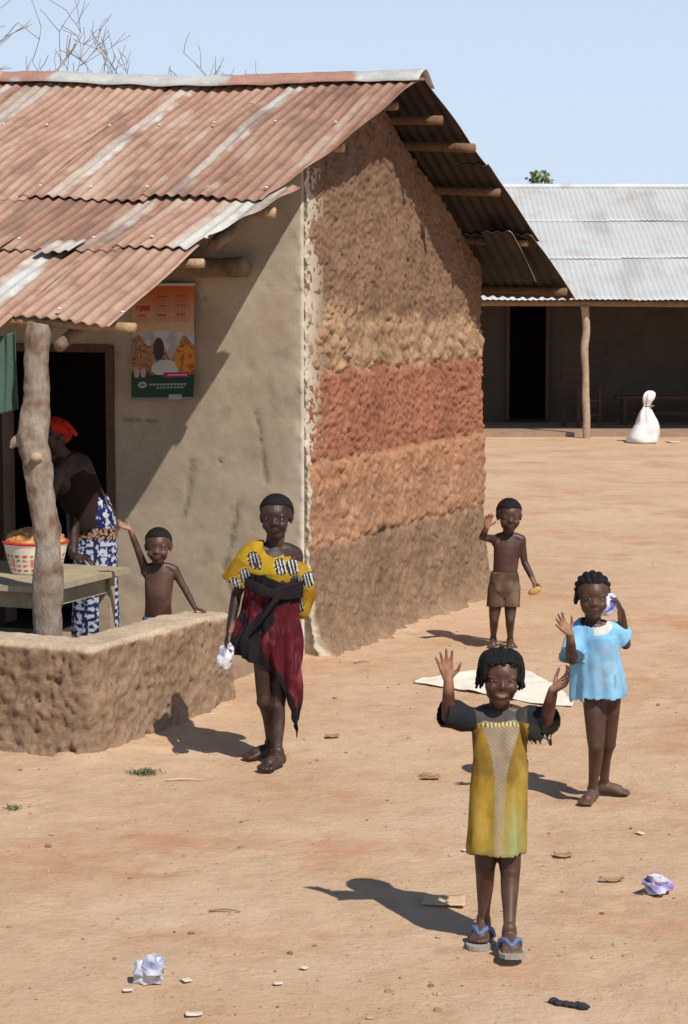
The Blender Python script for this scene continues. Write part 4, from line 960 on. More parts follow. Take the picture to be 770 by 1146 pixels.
def body(spec):
    """One continuous skin: head, neck, trunk, arms with hands, legs with feet; remeshed together."""
    S = Solid(); s = spec['s']; J = spec
    M = basis(*J.get('head_rot', (0, 0, 0))); add_head(S, J['head'], J['h'], M, 1.0 if J.get('smile') else 0.)
    nb = J['neck']; S.tube([nb - ZZ * .03 * s, nb, J['head'] + M @ (np.array([0, .10, -.22]) * J['h'])], [.044 * s, .034 * s, .035 * s], n=14)
    sA, sB, hA, hB = J['shA'], J['shB'], J['hipA'], J['hipB']; sc = (sA + sB) / 2; hc = (hA + hB) / 2
    ax = nb - hc
    xs_ = unit(sB - sA); xh = unit(hB - hA)
    bw = J.get('bw', 1.0); bel = J.get('belly', 0.0)
    rings = []
    for t, rx, ry, fw in ((-.17, .045, .04, 0), (-.10, .080, .062, .0), (0, .092, .070, 0), (.15, .089, .069, .35), (.35, .083, .064, .8), (.52, .085, .063, .8), (.68, .090, .063, .4), (.82, .094, .058, .1), (.92, .085, .050, 0), (.99, .060, .042, 0), (1.03, .042, .038, 0)):
        x = unit(xh * (1 - min(max(t, 0), 1)) + xs_ * min(max(t, 0), 1)); u = unit(ax); x = unit(x - u * np.dot(x, u)); y = np.cross(u, x)
        c = hc + ax * t - y * bel * fw * s + (sc - (hc + ax * .93)) * sm(t, .4, .93) * np.array([1, 1, 0]) * .6
        rings.append((c, x * rx * s * bw, y * ry * s * bw))
    S.add(loft(rings))
    lw = J.get('lw', 1.0); aw = J.get('aw', 1.0); hands = []
    for q, th in (('A', 1), ('B', -1)):
        sh, el, wr = J['sh' + q], J['el' + q], J['wr' + q]
        S.tube([nb - ZZ * .012 * s, (nb + sh) / 2 + ZZ * .006 * s, sh], [.036 * s, .033 * s, .034 * s], n=12)
        S.tube([sc * .45 + sh * .55 - ZZ * .05 * s, sh - ZZ * .01 * s], [.045 * s, .036 * s], n=12)
        S.tube([sh, sh * .6 + el * .4, el], [.036 * s * aw, .029 * s * aw, .0235 * s * aw], n=14); S.tube([el, el * .68 + wr * .32, wr], [.0245 * s * aw, .0242 * s * aw, .0170 * s * aw], n=14)
        hd = J['hand' + q]; hands.append(add_hand(S, wr, hd[0], hd[1], hd[2], hd[3], **(hd[4] if len(hd) > 4 else {})))
        hp, kn, an = J['hip' + q], J['kn' + q], J['an' + q]
        S.tube([hp, hp * .55 + kn * .45, kn], [.058 * s * lw, .048 * s * lw, .0345 * s * lw], n=16)
        mid = kn * .66 + an * .34; back = np.array([J['toe' + q][0], J['toe' + q][1], 0.]); back = -unit(back)
        S.tube([kn, mid + back * .008 * s, kn * .3 + an * .7 + back * .003 * s, an], [.0340 * s * lw, .0300 * s * lw, .0225 * s * lw, .0190 * s * lw], n=16)
        S.ell(kn - back * .006 * s, (.031 * s * lw, .031 * s * lw, .036 * s * lw))
        add_foot(S, an, J.get('z' + q, 0.004), J['toe' + q], J.get('fl', .155) * s)
    V, N, Fc = remesh(S.V, S.F, J.get('voxel', .0033), 3, .5)
    if not J.get('noclamp'): 
        zc = J.get('zA', .004); V[:, 2] = np.maximum(V[:, 2], min(J.get('zA', .004), J.get('zB', .004)))
    # natural colour of the skin: paler palms, soles and lips, dusty shins and feet
    base = np.array(J.get('skin', (.085, .040, .024))); c = np.tile(base, (len(V), 1))
    nz = fnoise(V, 9, 3, 3)
    c = c * (1 + .10 * nz)[:, None]
    H = J['head']; q = ((V - H) @ M) / J['h']
    def at(x, y, z, rx, ry, rz): return np.exp(-(((q[:, 0] - x) / rx) ** 2 + ((q[:, 1] - y) / ry) ** 2 + ((q[:, 2] - z) / rz) ** 2))
    c = lerp(c, base * np.array([1.45, 1.1, 1.15]), np.clip(at(0, -.38, -.27, .10, .07, .055), 0, 1) * .5)
    c = lerp(c, base * np.array([1.35, 1.25, 1.2]), (at(0, -.40, .12, .2, .15, .14) + at(0, -.45, -.1, .05, .08, .1)) * .5)
    c = lerp(c, base * .22, np.clip(at(.135, -.36, .085, .085, .1, .018) + at(-.135, -.36, .085, .085, .1, .018), 0, 1) * .75)
    if J.get('smile'):
        q2 = q.copy(); q[:, 2] = q[:, 2] - .55 * q[:, 0] ** 2 * 3.2 * (np.abs(q[:, 0]) < .25)
        c = lerp(c, np.array([.30, .26, .23]), np.clip(at(0, -.38, -.266, .10, .08, .019), 0, 1) * .9); c = lerp(c, base * .3, np.clip(at(.13, -.37, -.270, .03, .08, .012) + at(-.13, -.37, -.270, .03, .08, .012), 0, 1) * .8); q = q2
    elif J.get('talk'): c = lerp(c, np.array([.035, .012, .010]), np.clip(at(0, -.38, -.272, .085, .08, .024), 0, 1) * .95)
    else: c = lerp(c, base * .25, np.clip(at(0, -.38, -.270, .10, .08, .010), 0, 1) * .8)
    for hd in hands:
        r = np.linalg.norm(V - hd['c'], axis=1) / hd['L']; pal = np.clip(N @ hd['n'], 0, 1) ** .7 * sm(-r, -.95, -.6)
        c = lerp(c, np.array([.36, .18, .115]), pal * .85)
    ash = fnoise(V, 16, 3, 11); c = lerp(c, np.array([.150, .095, .070]), sm(ash, .12, .5) * .22); c = c * (1 - .22 * sm(-ash, .1, .5))[:, None]
    dust = sm(-V[:, 2] / s, -.30, -.05) * np.clip(.55 + .5 * nz, 0, 1); c = lerp(c, np.array([.21, .145, .105]), dust * J.get('dust', .45))
    return V, N, Fc, c, M, hands
def eyes(t, J, M, squint=1.0):
    for sx in (-1, 1):
        cen = J['head'] + M @ (np.array([.135 * sx, -.338, -.010]) * J['h']); V, Fc = ellipsoid((0, 0, 0), (1, 1, 1), nu=24, nv=16); V = np.array(V)
        c = np.tile(np.array([.22, .18, .155]), (len(V), 1)); d = np.hypot(V[:, 0], V[:, 2] * .6); c[(d < .62) & (V[:, 1] < 0)] = (.012, .008, .006)
        V = (V * np.array([.066, .030, .027 * squint]) * J['h']) @ M.T + cen
        mesh('eye', V, Fc, M_EYE, t, cols=c)
def cap_hair(t, J, M, th=.045, style='short', seed=1, extra=None, hl=.27, name='hair'):
    h = J['h']; nu, nv = 150, 90; V = []; rs = random.Random(seed)
    for j in range(nv):
        a = math.pi * (j + .5) / nv
        for i in range(nu):
            p = 2 * math.pi * i / nu; d = np.array([math.sin(a) * math.cos(p), math.sin(a) * math.sin(p), math.cos(a)])
            q = d * np.array([.355, .44, .37]) + np.array([0, .07, .13])
            fr = np.interp(q[1], [-.36, -.22, -.12, 0, .08, .16, .26, .36, .5], [hl, hl - .015, .20, .13, .09, -.02, -.14, -.20, -.24])
            k = float(sm(q[2] - fr + .02 * noise.noise(Vector(q * 14)), -.02, .11)); tt = th
            if style == 'rows':
                ang = math.atan2(q[0], q[2] - .0); tt = th * (.35 + .85 * abs(math.cos(ang * 10.0))) * (1 + .18 * math.sin(q[1] * 70 + ang * 9))
            elif style == 'short': tt = th * (1 + .30 * noise.noise(Vector(q * 26)) + .25 * noise.noise(Vector(q * 60)))
            off = -.035 * (1 - k) + tt * k
            V.append(J['head'] + M @ ((q + d * off) * h))
    fs = grid_faces(nv, nu).tolist() + [[j * nu + nu - 1, (j + 1) * nu + nu - 1, (j + 1) * nu, j * nu] for j in range(nv - 1)]
    fs += [list(range(nu))[::-1], list(range((nv - 1) * nu, nv * nu))]
    mb = MB(); mb.add(V, fs)
    for pts, r0, r1 in (extra or []):
        Pw = [J['head'] + M @ (np.array(p) * h) for p in pts]; n = len(Pw)
        Vt, Ft = tube(Pw, [r0 * h + (r1 - r0) * h * i / (n - 1) for i in range(n)], n=8, sub=4)
        Vt = np.array(Vt); Vt = Vt + np.array([noise.noise_vector(Vector(v * 90)) for v in Vt]) * .012 * h; mb.add(Vt, Ft)
    return mb.build(name, M_HAIR, t)
def garment(t, name, S, colour, voxel=.0045, it=3, folds=.006, fscale=9, fdir=(1, 1, .22), openings=(), hem=None, solid=.004, seed=0, mat_=None, post=None, pleats=None):
    V, N, Fc = remesh(S.V, S.F, voxel, it, .5)
    f = fnoise(V * np.array(fdir), fscale, 2, seed); f2 = fnoise(V * np.array([1, 1, .5]), 26, 2, seed + 4)
    V0 = V.copy(); V = V + N * (folds * f + folds * .10 * f2)[:, None]
    if pleats is not None:
        for cnt, am, zt, zb, cx_, cy_ in pleats:
            ang = np.arctan2(V0[:, 1] - cy_, V0[:, 0] - cx_); ph = np.array([noise.noise(Vector((v[2] * 3, seed, math.sin(q_) * .8))) for v, q_ in zip(V0, ang)])
            V = V + N * (am * sm(-V0[:, 2], -zt, -zb) * (np.sin(cnt * ang + 3.2 * ph + seed) + .5 * np.sin((cnt * 2 + 1) * ang - 2 * ph)))[:, None]
    keep = np.ones(len(V), bool)
    for (p, ax, tol, rad) in openings:          # cut the flat end caps away so cuffs and hems are open cloth edges
        d = (V0 - p) @ unit(ax); r = np.linalg.norm((V0 - p) - np.outer(d, unit(ax)), axis=1)
        jag = .0
        keep &= ~((d > -tol) & (d < .022) & (r < rad) & ((N @ unit(ax)) > .55))
    if hem is not None: keep &= hem(V0)
    F2 = [f_ for f_ in Fc if keep[list(f_)].all()]
    used = np.zeros(len(V), bool)
    for f_ in F2: used[list(f_)] = True
    ix = np.cumsum(used) - 1; V = V[used]; N = N[used]; V0 = V0[used]; F2 = [tuple(ix[list(f_)]) for f_ in F2]
    if post is not None: V = post(V, N)
    c = colour(V0, N)
    return mesh(name, V, F2, mat_ or M_CLOTH, t, cols=c, solid=solid)
def lim(p, q, L):        # keep a limb segment at a natural length
    d = unit(np.asarray(q) - np.asarray(p)); return np.asarray(p) + d * L
def local(o, Y0):
    return lambda px, py, dy=0.: JY(px, py, Y0 + dy)

# --- girl in the long yellow dress, walking forward with both hands up
def waving_girl():
    base = G(555, 1054); Y0 = base[1]; L = local(base, Y0); s = 1.03
    t = thing('person', 'girl in long yellow dress with black sleeves and blue flip flops waving both hands', 'person', (base[0], base[1], 0))
    gA = G(541, 1046, .018); gB = G(570, 1059, .03)
    J = dict(s=s, head=L(560.5, 759, -.02), h=.192, head_rot=(.02, -.06, .05), neck=L(559, 797, .02), shA=L(535, 803, .02), shB=L(585, 804, .02), elA=L(502, 803, -.03), wrA=L(502, 761, -.06), elB=L(611, 806, -.06), wrB=L(619, 772, -.13),
             handA=((-.2, -.10, 1), (.10, -1, -.1), .112, 1, dict(curl=.12, spread=.17)), handB=((.72, -.28, .62), (-.50, -.45, .75), .112, -1, dict(curl=.38, spread=.10)),
             hipA=L(547, 890, .01), hipB=L(566, 890, .01), knA=L(543, 971, -.03), knB=L(571, 976, -.045), anA=gA + ZZ * .048, anB=gB + ZZ * .050, toeA=(-.22, -1), toeB=(.02, -1), zA=.018, zB=.030, lw=.98, aw=.95, skin=(.070, .029, .017), dust=.30, smile=True)
    J['anA'][2] = .018 + .05; J['anB'][2] = .03 + .052
    V, N, Fc, c, M, hands = body(J); mesh('body', V, Fc, M_SKIN, t, cols=c); eyes(t, J, M, .8)
    ex = []
    rs = random.Random(4)
    for k in range(34):
        a = -1.8 + 3.6 * k / 33 + rs.uniform(-.05, .05); sx = math.sin(a); cy = -math.cos(a)
        x0, y0 = .16 * sx, .10 * cy + .02
        r1x, r1y = .365 * sx, .385 * cy + .06
        zz = .44 - .03 * rs.random(); drop = (-.03 if abs(sx) < .66 else .40 * abs(sx)) + rs.uniform(-.04, .05)
        ex.append(([(x0, y0 + .05, .50), (x0 + .6 * (r1x - x0), y0 + .6 * (r1y - y0), zz), (r1x, r1y * .98, .33), (r1x * 1.06 + rs.uniform(-.03, .03), r1y * 1.02, .29 - drop * .6), (r1x * 1.04 + rs.uniform(-.05, .05), r1y * 1.02 + rs.uniform(-.02, .02), .25 - drop)], .036, .018 + .012 * rs.random()))
    cap_hair(t, J, M, .05, 'rows', 2, ex)
    S = Solid(); sc = (J['shA'] + J['shB']) / 2
    def ring(px, py, wx, wy, dy=0): return (L(px, py, dy), np.array([wx, 0, 0]), np.array([0, wy, 0]))
    S.add(loft([ring(559, 793, .050, .046, .02), ring(559, 798, .085, .060, .02), ring(560, 808, .094, .074, .01), ring(560, 840, .097, .085, 0), ring(556, 880, .103, .088, 0), ring(555, 920, .103, .100, -.01), ring(555, 948, .102, .112, -.015), ring(555, 953, .100, .110, -.015)], 40))
    shA, shB, elA, elB = J['shA'], J['shB'], J['elA'], J['elB']
    eA = L(494, 797, -.03); S.tube([shA + np.array([.03, 0, -.015]), shA * .5 + eA * .5 - ZZ * .004, eA], [.052, .048, .047], n=18, flat1=True)
    eB = L(618, 807, -.065); S.tube([shB + np.array([-.03, 0, -.015]), shB * .5 + eB * .5 - ZZ * .006, eB], [.052, .050, .050], n=18, flat1=True)
    S.tube([L(594, 806, -.02), L(603, 820, -.05), L(611, 838, -.06)], [(.055), (.045), (.030)], n=14)      # torn hanging cuff
    yb = L(555, 952)[2]; up = L(560, 806)[2]; cx = base[0]
    def colf(P, N):
        x = P[:, 0] - L(556, 860)[0]; z = P[:, 2]; n = fnoise(P, 7, 4, 2); n2 = fnoise(P, 40, 2, 6)
        n3 = fnoise(P * np.array([1, 1, .45]), 19, 3, 12); weave = .5 + .5 * np.cos(x * 420) * np.cos(z * 420)
        c = lerp(np.tile(np.array([.315, .195, .025]), (len(P), 1)), (.215, .125, .02), sm(n, -.1, .5)); c = lerp(c, (.36, .25, .06), weave * .25)
        c = lerp(c, (.17, .105, .025), sm(n3, .05, .45) * .6); c = lerp(c, (.36, .27, .08), sm(-n3, .15, .5) * .4)
        low = sm(-(z - yb), -.24, .02); c = lerp(c, (.235, .225, .075), low * np.clip(.5 + .8 * n + .5 * (x > .02), 0, 1) * .8)
        g = np.exp(-((x - .055 - .1 * n * .1) / .022) ** 2) * sm(-(z - yb), -.30, -.02); c = lerp(c, (.25, .30, .13), g * .85)
        # grey knitted centre panel: wide yoke narrowing to a strip
        hw = np.interp(z, [yb, yb + .15, yb + .27, up - .09, up - .02, up + .04], [.017, .018, .020, .038, .060, .066]); k = (np.abs(x - np.interp(z, [yb, up], [-.002, .012])) < hw * (1 + .08 * n2)) & (N[:, 1] < .2)
        st = .5 + .5 * np.cos((x * .9 + np.abs(z) * 1.0) * 430); gc = lerp(np.tile(np.array([.33, .275, .20]), (len(P), 1)), (.19, .15, .11), st * .8); gc = lerp(gc, (.30, .22, .10), sm(-(z - yb), -.30, -.1) * .55)
        c = lerp(c, gc, k * .92)
        yoke = (z > up + .004 + .012 * n) ; c = lerp(c, (.05, .05, .055), yoke * .92)
        br = (np.abs(z - (up - .001 - .12 * np.abs(x - .02))) < .006) & (np.abs(x) < .07); zig = np.sin(x * 500) > 0; c[br & zig] = (.50, .40, .18); c[br & ~zig] = (.08, .06, .04)
        slv = ((np.abs(P[:, 0] - L(560, 808)[0]) > .088 + .010 * n2) & (z > L(560, 826)[2])) | (P[:, 0] - L(560, 808)[0] > .112); c = lerp(c, (.016, .018, .022), slv * .95)
        c = lerp(c, (.13, .125, .12), (yoke & ~slv) * sm(n, -.05, .35) * .6)
        return c
    def hemf(P):
        x = P[:, 0]; lim_ = yb + .002 + .007 * np.array([noise.noise(Vector((v[0] * 28, v[1] * 28, 3))) + .5 * noise.noise(Vector((v[0] * 130, v[1] * 130, 1))) for v in P]); lim_ = lim_ + .008 * np.exp(-((P[:, 0] - L(574, 950)[0]) / .004) ** 2) - .012 * (x - cx) * 2
        k = P[:, 2] > lim_
        # torn cuff threads on the image-right sleeve
        tz = (P[:, 2] < eB[2] - .03) & (P[:, 0] > L(589, 810)[0]) & (P[:, 2] > eB[2] - .25) & (P[:, 2] > L(590, 850)[2])
        rag = np.array([noise.noise(Vector((v[0] * 55, v[1] * 55, 8))) for v in P]); k &= ~(tz & (P[:, 2] < eB[2] - .072 + .035 * rag))
        return k
    garment(t, 'dress', S, colf, .0042, 3, .020, 9, (1, 1, .10), [(eA, eA - shA, .012, .06), (eB, eB - shB, .012, .06)], hemf, .003, 3, pleats=((5, .0065, L(556, 815)[2], L(556, 940)[2], L(556, 880)[0], Y0),))
    for q, g, d in (('A', gA, J['toeA']), ('B', gB, J['toeB'])):
        z0 = .0 if q == 'A' else .012; dd = unit(np.array([d[0], d[1], 0])); ss = np.array([-dd[1], dd[0], 0]); V = []; o = np.array([g[0], g[1], 0])
        prof = [(-.05, .022), (-.04, .032), (0, .036), (.05, .038), (.085, .044), (.115, .042), (.138, .028), (.145, .010)]
        out = [(a, w_) for a, w_ in prof] + [(a, -w_) for a, w_ in prof[::-1]]; n = len(out)
        tilt = .10 if q == 'B' else 0
        for z in (.002, .017): V += [o + dd * a + ss * w_ + ZZ * (z0 + z + tilt * max(0, a)) for a, w_ in out]
        fs = [tuple(range(n))[::-1], tuple(range(n, 2 * n))] + [(k, (k + 1) % n, n + (k + 1) % n, n + k) for k in range(n)]
        sd = mesh('flip_flop', V, fs, M_SOLE, t, smooth=False)
        toe = o + dd * .085 + ZZ * (z0 + .034); mb = MB()
        for k in (-1, 1):
            mb.add(*tube([o + dd * .000 + ss * k * .036 + ZZ * (z0 + .018), o + dd * .030 + ss * k * .032 + ZZ * (z0 + .048), o + dd * .058 + ss * k * .018 + ZZ * (z0 + .056), toe + ss * k * .003 + ZZ * .012], [.0085, .009, .009, .007], n=10))
        mb.add(*tube([toe, toe - ZZ * .02], [.005, .004], n=6)); st = mesh('strap', mb.V, mb.F, M_RUBBER, sd)
waving_girl()

# --- tall girl in yellow blouse and red and black wrapper
def wrapped_girl():
    base = G(306, 855); Y0 = base[1]; L = local(base, Y0); s = 1.27
    t = thing('person', 'barefoot girl in yellow patterned blouse and red and black wrapper standing by the low wall', 'person', (base[0], base[1], 0))
    gA = G(303, 848); gB = G(311, 858)
    J = dict(s=s, head=L(309, 579, .0), h=.207, head_rot=(-.10, -.02, .0), neck=L(307, 615, .02), shA=L(285, 622, .0), shB=L(329, 621, .05), elA=L(265, 664, .02), wrA=L(257, 706, -.05), elB=L(343, 664, .10), wrB=L(322, 688, .16),
             handA=((-.25, -.2, -1), (1, -.2, -.2), .125, 1, dict(curl=.5, spread=.04)), handB=((-1, .1, -.2), (0, 1, 0), .125, -1, dict(curl=.3)),
             hipA=L(294, 706, .0), hipB=L(316, 706, .03), knA=L(296, 785, -.02), knB=L(311, 790, .0), anA=gA, anB=gB, toeA=(-.85, -.45), toeB=(-.45, -.85), lw=.80, aw=.82, skin=(.034, .016, .012), dust=.12)
    J['anA'] = gA + ZZ * .062; J['anB'] = gB + ZZ * .062
    V, N, Fc, c, M, hands = body(J); mesh('body', V, Fc, M_SKIN, t, cols=c); eyes(t, J, M, .85); cap_hair(t, J, M, .040, 'short', 3, hl=.27)
    # blouse
    S = Solid()
    def ring(px, py, wx, wy, dy=0, yaw=.25): return (L(px, py, dy), np.array([math.cos(yaw), math.sin(yaw), 0]) * wx, np.array([-math.sin(yaw), math.cos(yaw), 0]) * wy)
    S.add(loft([ring(304, 612, .066, .060, .03), ring(304, 620, .098, .070, .02), ring(305, 640, .110, .082, .01), ring(304, 660, .094, .070, .02), ring(303, 668, .080, .058, .02)], 36))
    eA = L(262, 652, .01); S.tube([L(298, 617, .015), L(286, 618, .005), L(274, 632, .0), eA], [.050, .060, .058, .064], n=18, flat1=True)
    eB = L(337, 684, .10); S.tube([L(322, 632, .03), L(337, 645, .06), L(340, 665, .09), eB], [.046, .052, .056, .042], n=18)
    def col(P, N):
        n = fnoise(P, 8, 3, 5); c = lerp(np.tile(np.array([.36, .225, .014]), (len(P), 1)), (.24, .13, .012), sm(n, -.1, .4))
        # printed motifs: black ovals with pale stripes inside
        mot = np.array([L(284, 628, -.09), L(274, 645, -.08), L(314, 634, -.06), L(327, 634, .0), L(263, 655, -.06), L(331, 652, .02), L(334, 676, .06), L(345, 648, .06), L(296, 655, -.09)])
        for k, m in enumerate(mot):
            d = (P - m); u = d[:, 0] * .95 + d[:, 2] * .22; v = d[:, 2] - d[:, 0] * .22; e = np.abs(u / .026) ** 3 + np.abs(v / .040) ** 3; e = e * (1 + .5 * n); k_ = (e < 1) & (np.abs(d[:, 1]) < .14)
            c[k_] = (.018, .018, .025); st = k_ & (np.sin(u * 420) > .35) & (e < .75); c[st] = (.45, .45, .42)
            c[(e >= 1) & (e < 1.35) & (np.abs(d[:, 1]) < .14)] = (.44, .31, .03)
        return c
    neck = J['neck']
    def hemf(P):
        # wide neckline slipping off the image-right shoulder
        d = P - L(308, 608, -.02); return ~(((d[:, 0] / .056) ** 2 + (d[:, 1] / .13) ** 2 + (d[:, 2] / .062) ** 2) < 1) & ~((P[:, 0] > L(318, 620)[0]) & (P[:, 2] > L(320, 622)[2] ) & (P[:,0] < L(336,620)[0]))
    garment(t, 'blouse', S, col, .0046, 2, .010, 12, (1, 1, .4), [(eA, eA - L(275, 632), .012, .085)], hemf, .003, 5)
    # wrapper: open sheet wound round the hips, low corner on the image-right, flared corner on the image-left
    n, m = 220, 130; V = np.zeros((n, m, 3)); C = np.zeros((n, m, 3)); yaw = .25
    for i in range(n):
        u = i / (n - 1); a = -math.pi * .5 - .55 + (u - .5) * 2 * math.pi * 1.04            # front opening edge sits front-left
        ca, sa = math.cos(a), math.sin(a); lap = .006 * (1 if u > .5 else -1) * (abs(u - .5) > .47)
        # lower edge in photo pixels as a function of screen position across the figure
        front = sa < .25
        xr = ca                                                                             # -1 image-left .. 1 image-right
        if sa < 0: yb = np.interp(xr, [-1, -.75, -.45, 0, .45, .78, .95, 1], [728, 734, 740, 762, 796, 825, 804, 764])
        else: yb = np.interp(xr, [-1, -.5, 0, .5, 1], [726, 735, 742, 750, 760])
        yt = np.interp(xr, [-1, -.4, .2, 1], [640, 642, 650, 660])
        for j in range(m):
            v = j / (m - 1); py = yt + (yb - yt) * v; vv = np.interp(py, [640, 665, 700, 730, 760, 800, 826], [0, 1, 2, 3, 4, 5, 6])
            cxp = np.interp(vv, [0, 1, 2, 3, 4, 5, 6], [305, 304, 302, 304, 309, 315, 318]); rx = np.interp(vv, [0, 1, 2, 3, 4, 5, 6], [.122, .128, .140, .130, .105, .075, .06]); ry = np.interp(vv, [0, 2, 3, 4, 6], [.098, .105, .105, .095, .06])
            c0 = L(cxp, py, .02)
            fl = max(0, -xr - .2) * sm(v, .45, 1.0) * .085 * (sa < .6)                      # flared corner on the image-left
            fold = (.010 * math.sin(9 * a + v * 5 + 2 * math.sin(v * 4)) + .005 * math.sin(23 * a + 3 * v)) * (.35 + v) + .012 * noise.noise(Vector((ca * 2.5 + v * 1.5, sa * 2.5, v * 3)))
            # diagonal gathers pulled to the waist knot
            fold += .007 * math.sin((ca * 14 + v * 16)) * (sa < 0)
            x = (rx + fold + lap) * ca - fl; y = (ry + fold + lap) * sa
            V[i, j] = c0 + np.array([x * math.cos(yaw) - y * math.sin(yaw), x * math.sin(yaw) + y * math.cos(yaw), 0])
    P = V.reshape(-1, 3); n1 = fnoise(P, 7, 4, 8); n2 = fnoise(P * np.array([1, 1, .3]), 22, 3, 2)
    UU, VV = np.meshgrid(np.linspace(0, 1, n), np.linspace(0, 1, m), indexing='ij'); UU = UU.ravel(); VV = VV.ravel()
    X = P[:, 0]; Z = P[:, 2]
    c = lerp(np.tile(np.array([.075, .009, .014]), (len(P), 1)), (.19, .040, .052), sm(n1 + .5 * n2, -.2, .45)); c = lerp(c, (.035, .006, .009), sm(n2 + .4 * n1, .0, .4) * .8)
    def seg(p, q, w_):                                                                       # distance to a printed black band, in the cloth's front view
        A = np.array([L(*p)[0], L(*p)[2]]); B = np.array([L(*q)[0], L(*q)[2]]); Q = np.stack([X, Z], 1); t_ = np.clip(((Q - A) @ (B - A)) / ((B - A) @ (B - A)), 0, 1); return np.linalg.norm(Q - A - t_[:, None] * (B - A), axis=1) < w_ * (1 + .25 * n1)
    blk = (VV > .87 - .04 * n1) | (VV < .10)
    for p, q, w_ in (((262, 672), (281, 706), .022), ((281, 706), (312, 668), .028), ((281, 706), (262, 722), .03), ((284, 712), (316, 806), .030), ((312, 668), (338, 655), .04), ((262, 672), (256, 722), .02), ((276, 652), (316, 664), .022), ((300, 690), (276, 720), .035)):
        blk |= seg(p, q, w_) & (P[:, 1] < Y0 + .09)
    c[blk] = c[blk] * 0 + np.array([.014, .011, .013]); 
    back = P[:, 1] > Y0 + .08; c[back & ~blk] *= .8
    mesh('wrapper', P, grid_faces(n, m), M_CLOTH, t, cols=c, solid=.003)
    # gathered black knot of cloth across the chest
    mb = MB()
    for k in range(4): mb.add(*tube([L(275, 648 + k * 2, -.075), L(290, 655 + k * 3.2, -.108), L(304, 661 + k * 2.2, -.108), L(320, 657 + k * 4, -.08), L(338, 652 + k * 5, -.01)], [.008, .011, .010, .013, .009], n=10, sub=10, wob=.5, seed=k * 3.1))
    mb.add(*tube([L(318, 660, -.088), L(305, 676, -.115), L(292, 694, -.125), L(283, 706, -.12)], [.012, .014, .012, .008], n=10, sub=8, wob=.4, seed=9))
    V2, N2, F2 = remesh(mb.V, mb.F, .004, 2); mesh('waist_knot', V2, F2, M_CLOTH, t, cols=np.tile([.016, .012, .014], (len(V2), 1)))
    # bag held in the hanging hand: a thing of its own
    o = J['wrA'] + np.array([-.02, -.03, -.12]); Vb, Fb = ellipsoid((0, 0, 0), (1, 1, 1), nu=28, nv=20); Vb = np.array(Vb); vv = vor(Vb, 1.7, 3); Vb = Vb * (.75 + .5 * vv[:, 0:1]) * np.array([.038, .022, .062]); a = .35
    R = np.array([[math.cos(a), 0, math.sin(a)], [0, 1, 0], [-math.sin(a), 0, math.cos(a)]]); Vb = Vb @ R.T + o
    b_ = mesh('plastic_bag', Vb, Fb, M_PLASTIC, None, origin=o, cols=lerp(np.tile(np.array([.62, .62, .66]), (len(Vb), 1)), (.25, .26, .34), sm(fnoise(Vb, 30, 2), .1, .4)), smooth=False)
    tag(b_, 'small crumpled pale plastic bag held in the wrapped girl\'s lowered hand', 'plastic bag')
wrapped_girl()

